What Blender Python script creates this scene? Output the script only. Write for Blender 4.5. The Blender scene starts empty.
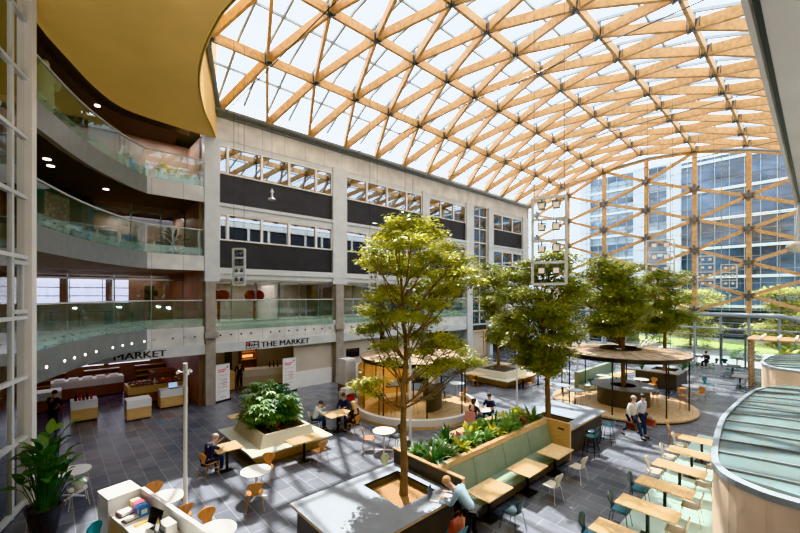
import bpy, bmesh, math, random
from mathutils import Vector, Matrix, Quaternion
rnd = random.Random(7)
PI = math.pi
scene = bpy.context.scene
COL = scene.collection
EYE = 5.8
FOC = 383.0
_t = math.atan(420 / FOC)
FW = (math.cos(_t), math.sin(_t)); RT = (math.sin(_t), -math.cos(_t))
def at(x, y, z=0.0):
    """world point at height z seen at photo pixel x, y (used only to survey positions)"""
    d = FOC * (EYE - z) / (y - 295.5); l = (x - 400) / FOC * d
    return (d * FW[0] + l * RT[0], d * FW[1] + l * RT[1])
def atd(x, y, d):
    l = (x - 400) / FOC * d
    return Vector((d * FW[0] + l * RT[0], d * FW[1] + l * RT[1], EYE + (295.5 - y) / FOC * d))
# ---------------------------------------------------------------- materials
def newmat(name):
    m = bpy.data.materials.new(name); m.use_nodes = True
    nt = m.node_tree; b = nt.nodes['Principled BSDF']
    return m, nt, b
def mat(name, col, rough=0.5, metal=0.0, var=0.12, scale=6.0, stretch=(1, 1, 1), bump=0.0, spec=0.5, emit=None, es=0.0, col2=None):
    m, nt, b = newmat(name)
    N = nt.nodes; L = nt.links
    tc = N.new('ShaderNodeTexCoord'); mp = N.new('ShaderNodeMapping'); nz = N.new('ShaderNodeTexNoise'); mx = N.new('ShaderNodeMix')
    mx.data_type = 'RGBA'
    mp.inputs['Scale'].default_value = stretch
    nz.inputs['Scale'].default_value = scale; nz.inputs['Detail'].default_value = 4
    L.new(tc.outputs['Object'], mp.inputs['Vector']); L.new(mp.outputs[0], nz.inputs['Vector'])
    c = Vector(col[:3]); 
    a_ = c * (1 - var); b_ = (Vector(col2) if col2 else c * (1 + var))
    mx.inputs[6].default_value = (*a_, 1); mx.inputs[7].default_value = (*b_, 1)
    cr = N.new('ShaderNodeMapRange'); cr.inputs[1].default_value = 0.35; cr.inputs[2].default_value = 0.65
    L.new(nz.outputs[0], cr.inputs[0]); L.new(cr.outputs[0], mx.inputs[0]); L.new(mx.outputs[2], b.inputs['Base Color'])
    b.inputs['Roughness'].default_value = rough; b.inputs['Metallic'].default_value = metal
    b.inputs['Specular IOR Level'].default_value = spec
    if bump:
        bp = N.new('ShaderNodeBump'); bp.inputs['Strength'].default_value = bump; bp.inputs['Distance'].default_value = 0.02
        L.new(nz.outputs[0], bp.inputs['Height']); L.new(bp.outputs[0], b.inputs['Normal'])
    if emit:
        b.inputs['Emission Color'].default_value = (*emit, 1); b.inputs['Emission Strength'].default_value = es
    return m
def glassmat(name, tint=(1, 1, 1), refl=0.12, fres=True, rough=0.02, body=None, bodyamt=0.0, k=.6):
    m = bpy.data.materials.new(name); m.use_nodes = True; nt = m.node_tree; N = nt.nodes; L = nt.links
    N.remove(N['Principled BSDF']); out = N['Material Output']
    tr = N.new('ShaderNodeBsdfTransparent'); tr.inputs[0].default_value = (*tint, 1)
    gl = N.new('ShaderNodeBsdfGlossy'); gl.inputs['Roughness'].default_value = rough; gl.inputs[0].default_value = (.9, .95, 1, 1)
    mx = N.new('ShaderNodeMixShader'); src = tr.outputs[0]
    if body:
        df = N.new('ShaderNodeBsdfDiffuse'); df.inputs[0].default_value = (*body, 1)
        m2 = N.new('ShaderNodeMixShader'); m2.inputs[0].default_value = bodyamt
        L.new(tr.outputs[0], m2.inputs[1]); L.new(df.outputs[0], m2.inputs[2]); src = m2.outputs[0]
    if fres:
        lw = N.new('ShaderNodeLayerWeight'); lw.inputs[0].default_value = 0.25
        ma = N.new('ShaderNodeMath'); ma.operation = 'MULTIPLY_ADD'; ma.inputs[1].default_value = k; ma.inputs[2].default_value = refl; ma.use_clamp = True
        L.new(lw.outputs['Fresnel'], ma.inputs[0]); L.new(ma.outputs[0], mx.inputs[0])
    else:
        mx.inputs[0].default_value = refl
    L.new(src, mx.inputs[1]); L.new(gl.outputs[0], mx.inputs[2]); L.new(mx.outputs[0], out.inputs[0])
    return m
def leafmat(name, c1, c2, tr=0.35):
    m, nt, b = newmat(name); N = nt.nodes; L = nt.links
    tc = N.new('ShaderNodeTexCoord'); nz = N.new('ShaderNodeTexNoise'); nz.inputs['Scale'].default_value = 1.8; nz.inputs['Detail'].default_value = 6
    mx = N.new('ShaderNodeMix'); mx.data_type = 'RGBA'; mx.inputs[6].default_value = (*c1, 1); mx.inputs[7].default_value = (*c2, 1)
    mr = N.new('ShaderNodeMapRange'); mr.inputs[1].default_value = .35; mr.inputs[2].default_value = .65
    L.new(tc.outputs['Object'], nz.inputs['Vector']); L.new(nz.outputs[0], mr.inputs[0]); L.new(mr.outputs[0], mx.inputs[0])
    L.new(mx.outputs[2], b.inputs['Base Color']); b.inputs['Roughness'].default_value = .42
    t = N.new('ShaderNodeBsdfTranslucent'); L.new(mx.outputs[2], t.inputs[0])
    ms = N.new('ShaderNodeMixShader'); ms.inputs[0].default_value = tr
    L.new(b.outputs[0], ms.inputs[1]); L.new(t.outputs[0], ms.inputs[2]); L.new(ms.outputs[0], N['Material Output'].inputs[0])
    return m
def tilemat(name, c1, c2, mortar, w, h, rough=0.35, ms=0.006, rot=0.0, bump=0.1):
    m, nt, b = newmat(name); N = nt.nodes; L = nt.links
    tc = N.new('ShaderNodeTexCoord'); mp = N.new('ShaderNodeMapping'); mp.inputs['Rotation'].default_value = (0, 0, rot)
    br = N.new('ShaderNodeTexBrick'); br.inputs['Scale'].default_value = 1.0
    br.inputs['Brick Width'].default_value = w; br.inputs['Row Height'].default_value = h; br.inputs['Mortar Size'].default_value = ms
    br.inputs['Color1'].default_value = (*c1, 1); br.inputs['Color2'].default_value = (*c2, 1); br.inputs['Mortar'].default_value = (*mortar, 1)
    br.offset = 0.37; br.offset_frequency = 2
    nz = N.new('ShaderNodeTexNoise'); nz.inputs['Scale'].default_value = 1.3; nz.inputs['Detail'].default_value = 8
    mx = N.new('ShaderNodeMix'); mx.data_type = 'RGBA'; mx.blend_type = 'MULTIPLY'; mx.inputs[0].default_value = 0.5
    L.new(tc.outputs['Object'], mp.inputs['Vector']); L.new(mp.outputs[0], br.inputs['Vector']); L.new(tc.outputs['Object'], nz.inputs['Vector'])
    mr = N.new('ShaderNodeMapRange'); mr.inputs[1].default_value = .3; mr.inputs[2].default_value = .7; mr.inputs[3].default_value = .6; mr.inputs[4].default_value = 1.3
    L.new(nz.outputs[0], mr.inputs[0]); L.new(br.outputs[0], mx.inputs[6]); L.new(mr.outputs[0], mx.inputs[7]); L.new(mx.outputs[2], b.inputs['Base Color'])
    b.inputs['Roughness'].default_value = rough
    bp = N.new('ShaderNodeBump'); bp.inputs['Strength'].default_value = bump; bp.inputs['Distance'].default_value = .01
    L.new(nz.outputs[0], bp.inputs['Height']); L.new(bp.outputs[0], b.inputs['Normal'])
    return m
M = {}
M['floor'] = tilemat('slate_floor', (.115, .125, .15), (.17, .18, .21), (.3, .3, .31), 0.9, 0.45, .25, .008, PI / 2)
M['galleryfloor'] = mat('polished_gallery_floor', (.42, .43, .44), .12, 0, .05, 1)
M['brownwall'] = mat('lighter_brown_wall', (.34, .22, .17), .55, 0, .1, 1.5)
M['plaza'] = tilemat('plaza_paving', (.34, .34, .35), (.4, .4, .41), (.25, .25, .25), 1.2, .6, .8, .01)
M['panel'] = tilemat('facade_panel', (.66, .66, .63), (.69, .69, .66), (.36, .36, .36), 1.37, 40, .55, .012)
M['lightgrey'] = mat('light_grey_metal', (.58, .61, .61), .4, .0, .05, 2)
M['midgrey'] = mat('mid_grey_metal', (.25, .27, .27), .4, .3, .06, 3)
M['darkpanel'] = mat('charcoal_panel', (.025, .026, .03), .45, 0, .15, 1.5)
M['concrete'] = mat('brown_concrete', (.33, .30, .26), .7, 0, .1, 3, bump=.2)
M['beige'] = mat('beige_wall', (.56, .50, .41), .6, 0, .05, 1.2)
M['white'] = mat('white_paint', (.80, .79, .76), .45, 0, .03, 2)
M['whitegloss'] = mat('white_laminate', (.84, .84, .82), .22, 0, .02, 2)
M['yellow'] = mat('yellow_soffit', (.92, .60, .22), .65, 0, .04, .6, spec=.2)
M['black'] = mat('black_metal', (.015, .015, .017), .4, .2, .1, 8)
M['darkceil'] = mat('dark_ceiling', (.03, .022, .022), .7, 0, .1, 3)
M['darkbrown'] = mat('dark_brown_wall', (.09, .06, .05), .6, 0, .2, 2)
M['maroon'] = mat('maroon_timber', (.16, .07, .045), .4, 0, .3, 3, (1, 1, 8))
M['steel'] = mat('grey_steel', (.17, .19, .21), .35, .6, .08, 4)
M['steellight'] = mat('pale_galvanised_bar', (.33, .38, .41), .5, .2, .06, 4)
M['glulam'] = mat('glulam_timber', (.62, .36, .15), .5, 0, .13, 5, (1, 1, 1), col2=(.72, .45, .21))
M['wood'] = mat('oak_top', (.74, .48, .20), .4, 0, .12, 5, (1, 9, 1), col2=(.88, .63, .32))
M['woodx'] = mat('oak_board', (.62, .38, .17), .45, 0, .1, 4, (1, 1, 7), col2=(.72, .46, .22))
M['ply'] = mat('plywood_shell', (.50, .20, .05), .35, 0, .12, 6, (5, 1, 1), col2=(.62, .29, .09))
M['teal'] = mat('teal_shell', (.015, .12, .14), .35, 0, .1, 6)
M['petrol'] = mat('dark_petrol_shell', (.03, .055, .065), .35, 0, .1, 6)
M['tealpad'] = mat('blue_cushion', (.08, .22, .33), .8, 0, .1, 8)
M['cream'] = mat('cream_shell', (.62, .58, .47), .4, 0, .05, 6)
M['tan'] = mat('tan_shell', (.50, .42, .31), .4, 0, .05, 6)
M['sagechair'] = mat('sage_shell', (.40, .46, .30), .4, 0, .05, 6)
M['sage'] = mat('sage_leather', (.22, .28, .20), .5, 0, .06, 3)
M['mint'] = mat('mint_lino', (.50, .66, .60), .4, 0, .05, 1)
M['greytop'] = mat('blue_grey_worktop', (.27, .30, .34), .35, 0, .08, 2)
M['greyside'] = mat('dark_grey_side', (.06, .055, .05), .5, 0, .1, 2)
M['woodbase'] = mat('brown_timber_base', (.42, .22, .07), .5, 0, .12, 4, (1, 1, 6), col2=(.52, .29, .10))
M['soil'] = mat('dark_soil', (.05, .03, .02), .9, 0, .5, 25, bump=.8)
M['chips'] = mat('bark_chips', (.33, .16, .06), .9, 0, .5, 30, bump=1.0, col2=(.62, .36, .16))
M['creamstone'] = mat('cream_planter', (.60, .54, .40), .55, 0, .04, 2)
M['creamtop'] = mat('cream_bench_top', (.62, .62, .52), .4, 0, .04, 2)
M['platform'] = mat('platform_ply', (.60, .40, .20), .5, 0, .12, 3, (1, 6, 1), col2=(.75, .54, .30))
M['roofply'] = mat('canopy_ply', (.36, .24, .14), .55, 0, .15, 2.5, (1, 1, 1), col2=(.52, .38, .25))
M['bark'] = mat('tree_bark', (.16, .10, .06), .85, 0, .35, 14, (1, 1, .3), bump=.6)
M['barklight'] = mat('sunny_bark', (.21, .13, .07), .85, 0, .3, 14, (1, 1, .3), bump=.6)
M['leafA'] = leafmat('fig_leaves_bright', (.17, .19, .025), (.62, .58, .07), .45)  # dark and yellow tones put crown shadows and highlights into the leaf colour
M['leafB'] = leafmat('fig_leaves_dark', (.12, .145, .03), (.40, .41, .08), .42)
M['leafC'] = leafmat('shrub_leaves', (.07, .16, .035), (.16, .28, .06), .3)
M['leafD'] = leafmat('pale_shrub_leaves', (.10, .20, .06), (.42, .52, .30), .25)
M['leafE'] = leafmat('dark_glossy_leaves', (.02, .06, .02), (.05, .13, .03), .2)
M['leafF'] = leafmat('outdoor_leaves', (.38, .38, .10), (.60, .58, .22), .4)
M['leafR'] = leafmat('reddish_leaves', (.22, .05, .06), (.35, .16, .08), .3)
M['grass'] = mat('lawn', (.30, .34, .10), .9, 0, .3, 3, bump=.3)
M['glass'] = glassmat('clear_glass', (.93, .98, .96), .06)
M['roofglass'] = glassmat('roof_glass', (.96, .98, .99), .02, False)
M['balglass'] = glassmat('green_balustrade_glass', (.93, .98, .96), .04, True, .02, (.45, .65, .55), .03, k=.4)
M['shopglass'] = glassmat('dim_shop_glass', (.80, .80, .78), .05, k=.3)
M['winglass'] = glassmat('mirror_window_glass', (.30, .36, .38), .32, True)
M['podglass'] = glassmat('pod_glass', (.6, .75, .7), .14, True, .06, (.17, .24, .235), .85)
M['officeglass'] = mat('office_glass', (.03, .06, .10), .3, .0, .5, .14, (1, 1, 2.2), col2=(.10, .17, .27), spec=.4)
M['officeglass2'] = mat('office_glass_pale', (.16, .22, .29), .3, .0, .4, .18, (1, 1, 2.2), col2=(.34, .42, .50), spec=.4)  # pale mottled blue paints sky reflections into the glass colour
M['lampwhite'] = mat('lit_lamp', (.9, .88, .8), .5, 0, 0, 1, emit=(1, .93, .8), es=2.5)
M['lampwarm'] = mat('warm_shelf_light', (.9, .4, .1), .5, 0, 0, 1, emit=(1, .35, .08), es=2.2)
M['skin'] = mat('skin', (.62, .38, .28), .5, 0, .05, 8)
M['navy'] = mat('navy_cloth', (.02, .03, .06), .8, 0, .15, 12)
M['jeans'] = mat('dark_jeans', (.03, .05, .09), .8, 0, .15, 12)
M['blackcloth'] = mat('black_cloth', (.012, .012, .013), .8, 0, .15, 12)
M['whitecloth'] = mat('white_shirt_cloth', (.68, .67, .63), .8, 0, .06, 9)
M['bluecloth'] = mat('light_blue_shirt_cloth', (.36, .50, .60), .8, 0, .08, 9)
M['lilaccloth'] = mat('lilac_shirt_cloth', (.50, .54, .68), .8, 0, .06, 9)
M['pinkcloth'] = mat('pink_coat_cloth', (.66, .30, .26), .85, 0, .1, 9)
M['hairdark'] = mat('dark_hair', (.03, .02, .015), .6, 0, .2, 20)
M['hairblond'] = mat('blond_hair', (.60, .36, .16), .6, 0, .2, 20)
M['hairgrey'] = mat('grey_hair', (.42, .34, .28), .6, 0, .2, 20)
M['brownleather'] = mat('brown_leather', (.10, .04, .03), .4, 0, .15, 8)
M['redleather'] = mat('red_brown_leather', (.34, .07, .04), .4, 0, .15, 8)
M['red'] = mat('red_plastic', (.45, .02, .02), .4, 0, .1, 5)
M['pinkink'] = mat('pink_ink', (.75, .12, .22), .6)
M['greyink'] = mat('grey_ink', (.35, .35, .37), .6)
M['blackink'] = mat('black_lettering', (.02, .02, .02), .5)
M['blue'] = mat('blue_plastic', (.05, .20, .50), .4)
M['purple'] = mat('purple_card', (.35, .16, .42), .5)
M['yellowcard'] = mat('yellow_card', (.80, .55, .08), .5)
M['screen'] = mat('dark_screen', (.02, .02, .025), .15)
M['darkpot'] = mat('dark_pot', (.035, .035, .038), .5)
M['statue'] = mat('pale_green_statue', (.52, .58, .44), .6, 0, .08, 5)
M['statuew'] = mat('white_statue', (.72, .72, .62), .5, 0, .05, 5)
M['soffit'] = mat('warm_grey_soffit', (.46, .42, .36), .7, 0, .06, 2)
M['concfin'] = mat('pale_concrete_fin', (.55, .58, .62), .6, 0, .05, 2)
# ---------------------------------------------------------------- mesh helpers
class MB:
    def __init__(s): s.v = []; s.f = []; s.smooth = set()
    def add(s, vs, fs, smooth=False):
        o = len(s.v); s.v += [tuple(v) for v in vs]
        for f in fs:
            if smooth: s.smooth.add(len(s.f))
            s.f.append(tuple(i + o for i in f))
        return s
    def box(s, x0, x1, y0, y1, z0, z1):
        return s.add([(x0, y0, z0), (x1, y0, z0), (x1, y1, z0), (x0, y1, z0), (x0, y0, z1), (x1, y0, z1), (x1, y1, z1), (x0, y1, z1)],
                     [(3, 2, 1, 0), (4, 5, 6, 7), (0, 1, 5, 4), (1, 2, 6, 5), (2, 3, 7, 6), (3, 0, 4, 7)])
    def bar(s, a, b, w, h, up=(0, 0, 1)):
        a = Vector(a); b = Vector(b); d = (b - a).normalized(); u = Vector(up)
        if abs(d.dot(u)) > .98: u = Vector((1, 0, 0))
        sx = d.cross(u).normalized(); uz = sx.cross(d).normalized(); sx *= w / 2; uz *= h / 2
        vs = [a - sx - uz, a + sx - uz, a + sx + uz, a - sx + uz, b - sx - uz, b + sx - uz, b + sx + uz, b - sx + uz]
        return s.add(vs, [(0, 1, 2, 3), (7, 6, 5, 4), (0, 4, 5, 1), (1, 5, 6, 2), (2, 6, 7, 3), (3, 7, 4, 0)])
    def tube(s, pts, rads, n=8, cap=True):
        pts = [Vector(p) for p in pts]
        if not hasattr(rads, '__len__'): rads = [rads] * len(pts)
        vs = []; fs = []; ref = None
        for i, p in enumerate(pts):
            d = (pts[min(i + 1, len(pts) - 1)] - pts[max(i - 1, 0)])
            if d.length < 1e-6: d = Vector((0, 0, 1))
            d.normalize()
            if ref is None: ref = Vector((1, 0, 0)) if abs(d.x) < .9 else Vector((0, 1, 0))
            a = d.cross(ref).normalized(); b = d.cross(a); ref = b.cross(d) if b.cross(d).length > 0 else ref
            ref = -d.cross(a.cross(d)).normalized() if False else ref
            for k in range(n):
                t = 2 * PI * k / n
                vs.append(p + (a * math.cos(t) + b * math.sin(t)) * rads[i])
        for i in range(len(pts) - 1):
            for k in range(n):
                fs.append((i * n + k, i * n + (k + 1) % n, (i + 1) * n + (k + 1) % n, (i + 1) * n + k))
        s.add(vs, fs, True)
        if cap:
            s.add([vs[k] for k in range(n)], [tuple(range(n))[::-1]]); s.add([vs[-n + k] for k in range(n)], [tuple(range(n))])
        return s
    def lathe(s, prof, n=24, c=(0, 0, 0), a0=0, a1=2 * PI, smooth=False):
        full = abs(a1 - a0 - 2 * PI) < 1e-6; m = n if full else n + 1
        vs = []; fs = []
        for (r, z) in prof:
            for k in range(m):
                t = a0 + (a1 - a0) * k / n
                vs.append((c[0] + r * math.cos(t), c[1] + r * math.sin(t), c[2] + z))
        for i in range(len(prof) - 1):
            for k in range(n):
                k2 = (k + 1) % m if full else k + 1
                fs.append((i * m + k, i * m + k2, (i + 1) * m + k2, (i + 1) * m + k))
        return s.add(vs, fs, smooth)
    def disc(s, c, r, z0, z1, n=32):
        return s.lathe([(0.0001, z0), (r, z0), (r, z1), (0.0001, z1)], n, c)
    def ell(s, c, rx, ry, rz, nu=12, nv=8, rot=None):
        vs = []; fs = []
        for i in range(nv + 1):
            p = PI * i / nv
            for k in range(nu):
                t = 2 * PI * k / nu
                v = Vector((rx * math.sin(p) * math.cos(t), ry * math.sin(p) * math.sin(t), rz * math.cos(p)))
                if rot: v = rot @ v
                vs.append(Vector(c) + v)
        for i in range(nv):
            for k in range(nu):
                fs.append((i * nu + k, (i + 1) * nu + k, (i + 1) * nu + (k + 1) % nu, i * nu + (k + 1) % nu))
        return s.add(vs, fs, True)
    def prism(s, poly, z0, z1, cap=True):
        n = len(poly)
        vs = [(x, y, z0) for x, y in poly] + [(x, y, z1) for x, y in poly]
        fs = [(i, (i + 1) % n, n + (i + 1) % n, n + i) for i in range(n)]
        if cap: fs += [tuple(range(n))[::-1], tuple(range(n, 2 * n))]
        return s.add(vs, fs)
    def strip(s, line, z0, z1, th=0.02):
        """vertical ribbon along a plan polyline"""
        pl = [Vector((p[0], p[1])) for p in line]; L_ = []; R_ = []
        for i, p in enumerate(pl):
            d = (pl[min(i + 1, len(pl) - 1)] - pl[max(i - 1, 0)]).normalized(); nrm = Vector((-d.y, d.x)) * th / 2
            L_.append(p + nrm); R_.append(p - nrm)
        n = len(pl); vs = []
        for q in (L_, R_):
            for z in (z0, z1): vs += [(p.x, p.y, z) for p in q]
        fs = []
        for i in range(n - 1):
            fs += [(i, i + 1, n + i + 1, n + i), (2 * n + i + 1, 2 * n + i, 3 * n + i, 3 * n + i + 1), (n + i, n + i + 1, 3 * n + i + 1, 3 * n + i), (i + 1, i, 2 * n + i, 2 * n + i + 1)]
        fs += [(0, n, 3 * n, 2 * n), (n - 1, 3 * n - 1, 4 * n - 1, 2 * n - 1)]
        return s.add(vs, fs)
    def build(s, name, m, parent=None, loc=None, rz=0.0, fix=True):
        me = bpy.data.meshes.new(name); me.from_pydata(s.v, [], s.f)
        if s.smooth:
            me.polygons.foreach_set('use_smooth', [i in s.smooth for i in range(len(s.f))])
        if m: me.materials.append(m)
        if fix and len(s.f) < 20000:
            bm = bmesh.new(); bm.from_mesh(me); bmesh.ops.recalc_face_normals(bm, faces=bm.faces); bm.to_mesh(me); bm.free()
        me.update()
        o = bpy.data.objects.new(name, me); COL.objects.link(o)
        if parent: o.parent = parent
        if loc: o.location = loc
        o.rotation_euler.z = rz
        return o
def tag(o, label, cat, group=None, kind=None):
    if label: o['label'] = label
    if cat: o['category'] = cat
    if group: o['group'] = group
    if kind: o['kind'] = kind
    return o
def thing(name, label, cat, loc=(0, 0, 0), rz=0, group=None, kind=None):
    o = bpy.data.objects.new(name, None); COL.objects.link(o); o.empty_display_size = .2
    o.location = (loc[0], loc[1], loc[2] if len(loc) > 2 else 0); o.rotation_euler.z = rz
    return tag(o, label, cat, group, kind)
KIDS = {}
def dup(root, loc, rz, label, group=None, matmap=None):
    def cp(o, par):
        c = o.copy(); COL.objects.link(c); c.parent = par
        if matmap and c.type == 'MESH' and c.data.materials and c.data.materials[0] and c.data.materials[0].name in matmap:
            c.data = swapped(c.data, matmap[c.data.materials[0].name])
        for ch in o.children: cp(ch, c)
        return c
    r = cp(root, None); r.location = (loc[0], loc[1], loc[2] if len(loc) > 2 else 0); r.rotation_euler.z = rz
    r['label'] = label
    if group: r['group'] = group
    return r
_sw = {}
def swapped(me, m):
    k = (me.name, m.name)
    if k not in _sw:
        n = me.copy(); n.materials.clear(); n.materials.append(m); _sw[k] = n
    return _sw[k]
def text(body, size, loc, rot, m, name, parent=None, depth=.01, align='LEFT', width=None):
    cu = bpy.data.curves.new(name, 'FONT'); cu.body = body; cu.size = size; cu.extrude = depth; cu.align_x = align; cu.offset = 0
    o = bpy.data.objects.new(name, cu); COL.objects.link(o)
    dg = bpy.context.evaluated_depsgraph_get(); me = bpy.data.meshes.new_from_object(o.evaluated_get(dg))
    COL.objects.unlink(o); bpy.data.objects.remove(o)
    me.materials.clear(); me.materials.append(m)
    n0 = len(me.vertices); bm = bmesh.new(); bm.from_mesh(me); g0 = bm.verts[:] + bm.edges[:] + bm.faces[:]
    for dx in (-.02, .02):
        r_ = bmesh.ops.duplicate(bm, geom=g0); bmesh.ops.translate(bm, vec=(dx * size, 0, .0005 * (1 if dx > 0 else -1)), verts=[v for v in r_['geom'] if isinstance(v, bmesh.types.BMVert)])
    bm.to_mesh(me); bm.free()
    if width:
        xs = [v.co.x for v in me.vertices]; k_ = width / (max(xs) - min(xs)); m0 = min(xs)
        for v in me.vertices: v.co.x = (v.co.x - m0) * k_
    q = bpy.data.objects.new(name, me); COL.objects.link(q); q.location = loc; q.rotation_euler = rot
    if parent: q.parent = parent
    return q
def skinmesh(verts, edges, rads, sub=1):
    me = bpy.data.meshes.new('sk'); me.from_pydata([tuple(v) for v in verts], edges, [])
    o = bpy.data.objects.new('sk', me); COL.objects.link(o)
    md = o.modifiers.new('s', 'SKIN'); md.use_smooth_shade = True
    for i, v in enumerate(me.skin_vertices[0].data):
        r = rads[i]; v.radius = r if hasattr(r, '__len__') else (r, r); v.use_root = (i == 0)
    if sub: sb = o.modifiers.new('b', 'SUBSURF'); sb.levels = sub; sb.render_levels = sub
    dg = bpy.context.evaluated_depsgraph_get(); m2 = bpy.data.meshes.new_from_object(o.evaluated_get(dg))
    bpy.data.objects.remove(o); bpy.data.meshes.remove(me)
    return m2
def obj(name, me, m, parent=None):
    me.materials.clear(); me.materials.append(m); me.name = name
    o = bpy.data.objects.new(name, me); COL.objects.link(o); o.parent = parent; return o
SKY = 2.6
SUN = 9.5
EXPO = 0.3
# ================================================================ SETTING
def struct(name, label=None): 
    return thing(name, label, name.split('_')[0], kind='structure')
def smesh(mb, name, m, label=None):
    o = mb.build(name, m); return tag(o, label, name.split('_')[0], kind='structure')
smesh(MB().box(-12, 41.6, -6, 34, -.3, 0), 'floor', M['floor'], 'dark slate tiled atrium floor')
smesh(MB().box(41.6, 260, -160, 160, -.35, -.02), 'floor_plaza', M['plaza'], 'pale paved courtyard outside the end window wall')
smesh(MB().box(-160, 41.6, 34, 200, -.35, -.02), 'floor_street', M['plaza'], 'pale paving behind the building')
YF = 21.8
# ---- facade
zc, zt = 15.5, 16.0
f = MB().box(5.9, 39.0, YF, YF + .5, 14.25, 15.5)
smesh(f, 'wall_facade_parapet', M['panel'], 'beige panelled band under the roof edge')
piers = [(5.95, 6.7), (13.8, 14.9), (22.3, 23.1), (28.0, 29.1), (31.5, 32.3), (37.8, 38.9)]
pm = MB()
for a, b in piers: pm.box(a, b, YF - .12, YF + .5, 6.55, 14.3)
for a, b in ((28.0, 29.1), (31.5, 32.3), (37.8, 38.9)): pm.box(a + .15, b - .15, YF - .1, YF + .5, 0, 6.56)
for a, b in ((6.7, 13.8), (14.9, 22.3), (23.1, 28.0), (32.3, 37.8)):
    pm.box(a, b, YF - .02, YF + .4, 10.25, 10.8); pm.box(a, b, YF - .10, YF + .02, 10.62, 10.8)
    pm.box(a, b, YF - .02, YF + .4, 6.7, 7.3); pm.box(a, b, YF - .12, YF + .02, 6.98, 7.3)
    pm.box(a, b, YF + .02, YF + .4, 13.95, 14.3)
smesh(pm, 'wall_facade_frame', M['lightgrey'], 'light grey piers and bands of the long facade')
lp = MB()
for a, b in ((6.0, 6.5), (14.05, 14.65), (22.4, 22.9)): lp.box(a, b, YF - .1, YF + .45, 0, 6.56)
for a in (5.98, 14.0, 22.35):
    lp.box(a - .05, a + .62, YF - .25, YF + .1, 3.55, 3.85)
smesh(lp, 'wall_facade_lower_columns', M['concrete'], 'brown concrete columns under the facade piers')
wn = 0
bays = [(6.7, 13.8, [7.15, 9.05, 10.75, 12.6]), (14.9, 22.3, [16.7, 18.6, 20.6]), (23.1, 28.0, [24.6, 26.3]), (32.3, 37.8, [34.0, 35.9])]
for a, b, ms in bays:
    for (z0, z1, zd0) in ((12.4, 13.95, 10.8), (8.8, 10.25, 7.3)):
        xs = [a] + ms + [b]
        smesh(MB().box(a, b, YF + .06, YF + .3, zd0, z0), 'wall_facade_dark_panel', M['darkpanel'], None)
        for i in range(len(xs) - 1):
            wn += 1
            w = struct('window_%d' % wn)
            fr = MB(); x0, x1 = xs[i], xs[i + 1]; t = .07
            fr.box(x0, x1, YF, YF + .12, z0, z0 + t).box(x0, x1, YF, YF + .12, z1 - t, z1).box(x0, x0 + t, YF, YF + .12, z0 + t, z1 - t).box(x1 - t, x1, YF, YF + .12, z0 + t, z1 - t)
            fo = fr.build('frame', M['white'], w)
            MB().box(x0 + t, x1 - t, YF + .07, YF + .09, z0 + t, z1 - t).build('pane', M['winglass'], fo)
        smesh(MB().box(a, b, YF + 2.2, YF + 2.3, z0 - .3, z1 + .2), 'wall_office_back', M['darkbrown'], None)
        smesh(MB().box(a, b, YF + .3, YF + 2.25, z1 + .02, z1 + .1), 'ceiling_office', M['white'], None)
# stair glazing
wn += 1; w = struct('window_%d' % wn, 'tall glazed stair bay in the long facade')
fr = MB()
for z in [3.0, 4.3, 5.6, 6.9, 8.2, 9.5, 10.8, 12.1, 13.3, 14.2]: fr.box(29.1, 31.5, YF + .1, YF + .2, z, z + .08)
for x in (29.1, 30.25, 31.4): fr.box(x, x + .07, YF + .1, YF + .2, 3.0, 14.2)
fr.build('frame', M['white'], w); MB().box(29.1, 31.5, YF + .16, YF + .18, 3.0, 14.2).build('pane', M['winglass'], w)
smesh(MB().box(29.1, 31.5, YF + 3, YF + 3.1, 0, 14.2), 'wall_stair_back', M['lightgrey'])
st = MB()
for k in range(6): st.bar((29.2, YF + 1.6, 3.2 + k * 1.85), (31.4, YF + 1.6, 4.9 + k * 1.85 if k % 2 == 0 else 4.9 + k * 1.85), .9, .15)
tag(st.build('stair_flights', M['midgrey']), 'grey stair flights seen through the tall glazed bay', 'stairs', kind='structure')
d = struct('door_1', 'beige service door below the glazed stair bay')
MB().box(29.2, 31.0, YF + .25, YF + .3, 0, 2.35).build('door_leaf', M['beige'], d); MB().box(29.1, 31.5, YF + .1, YF + .25, 2.35, 2.5).box(31.0, 31.25, YF + .1, YF + .3, 0, 2.35).build('frame', M['woodx'], d)
MB().box(29.1, 31.5, YF + .2, YF + .3, 2.5, 3.0).build('transom', M['darkpanel'], d)
# level 1 gallery of facade
smesh(MB().box(6.2, 28.2, YF + .05, YF + 6, 3.3, 4.15), 'floor_gallery', M['panel'], 'level one gallery slab behind the long facade')
smesh(MB().box(6.5, 28.2, YF + .4, YF + 6, 6.62, 6.72), 'ceiling_gallery', M['white'])
fa = MB().box(6.5, 28.05, YF - .02, YF + .08, 3.22, 4.16)
smesh(fa, 'trim_gallery_fascia', M['beige'].copy() if False else M['panel'], 'beige fascia of the level one gallery with round vents')
smesh(MB().box(1.2, 28.05, YF - .06, YF + .0, 2.72, 3.24), 'trim_sign_band', M['lightgrey'], 'light grey sign band over the market openings')
vt = MB()
for x in [6.75, 7.3, 7.85, 8.4, 9.55, 10.1, 10.7, 11.25, 11.8, 12.4, 13.0, 13.6, 15.3, 15.9, 16.5, 17.3, 18.0, 18.8, 19.6, 20.5, 21.4]:
    vt.tube([(x, YF - .05, 3.66), (x, YF + .0, 3.66)], .055, 10)
for x in [3.7, 4.5, 5.0, 5.5]: vt.tube([(x, YF - .05, 3.66), (x, YF + .05, 3.66)], .055, 10)
smesh(vt, 'trim_vent_holes', M['black'])
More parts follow.
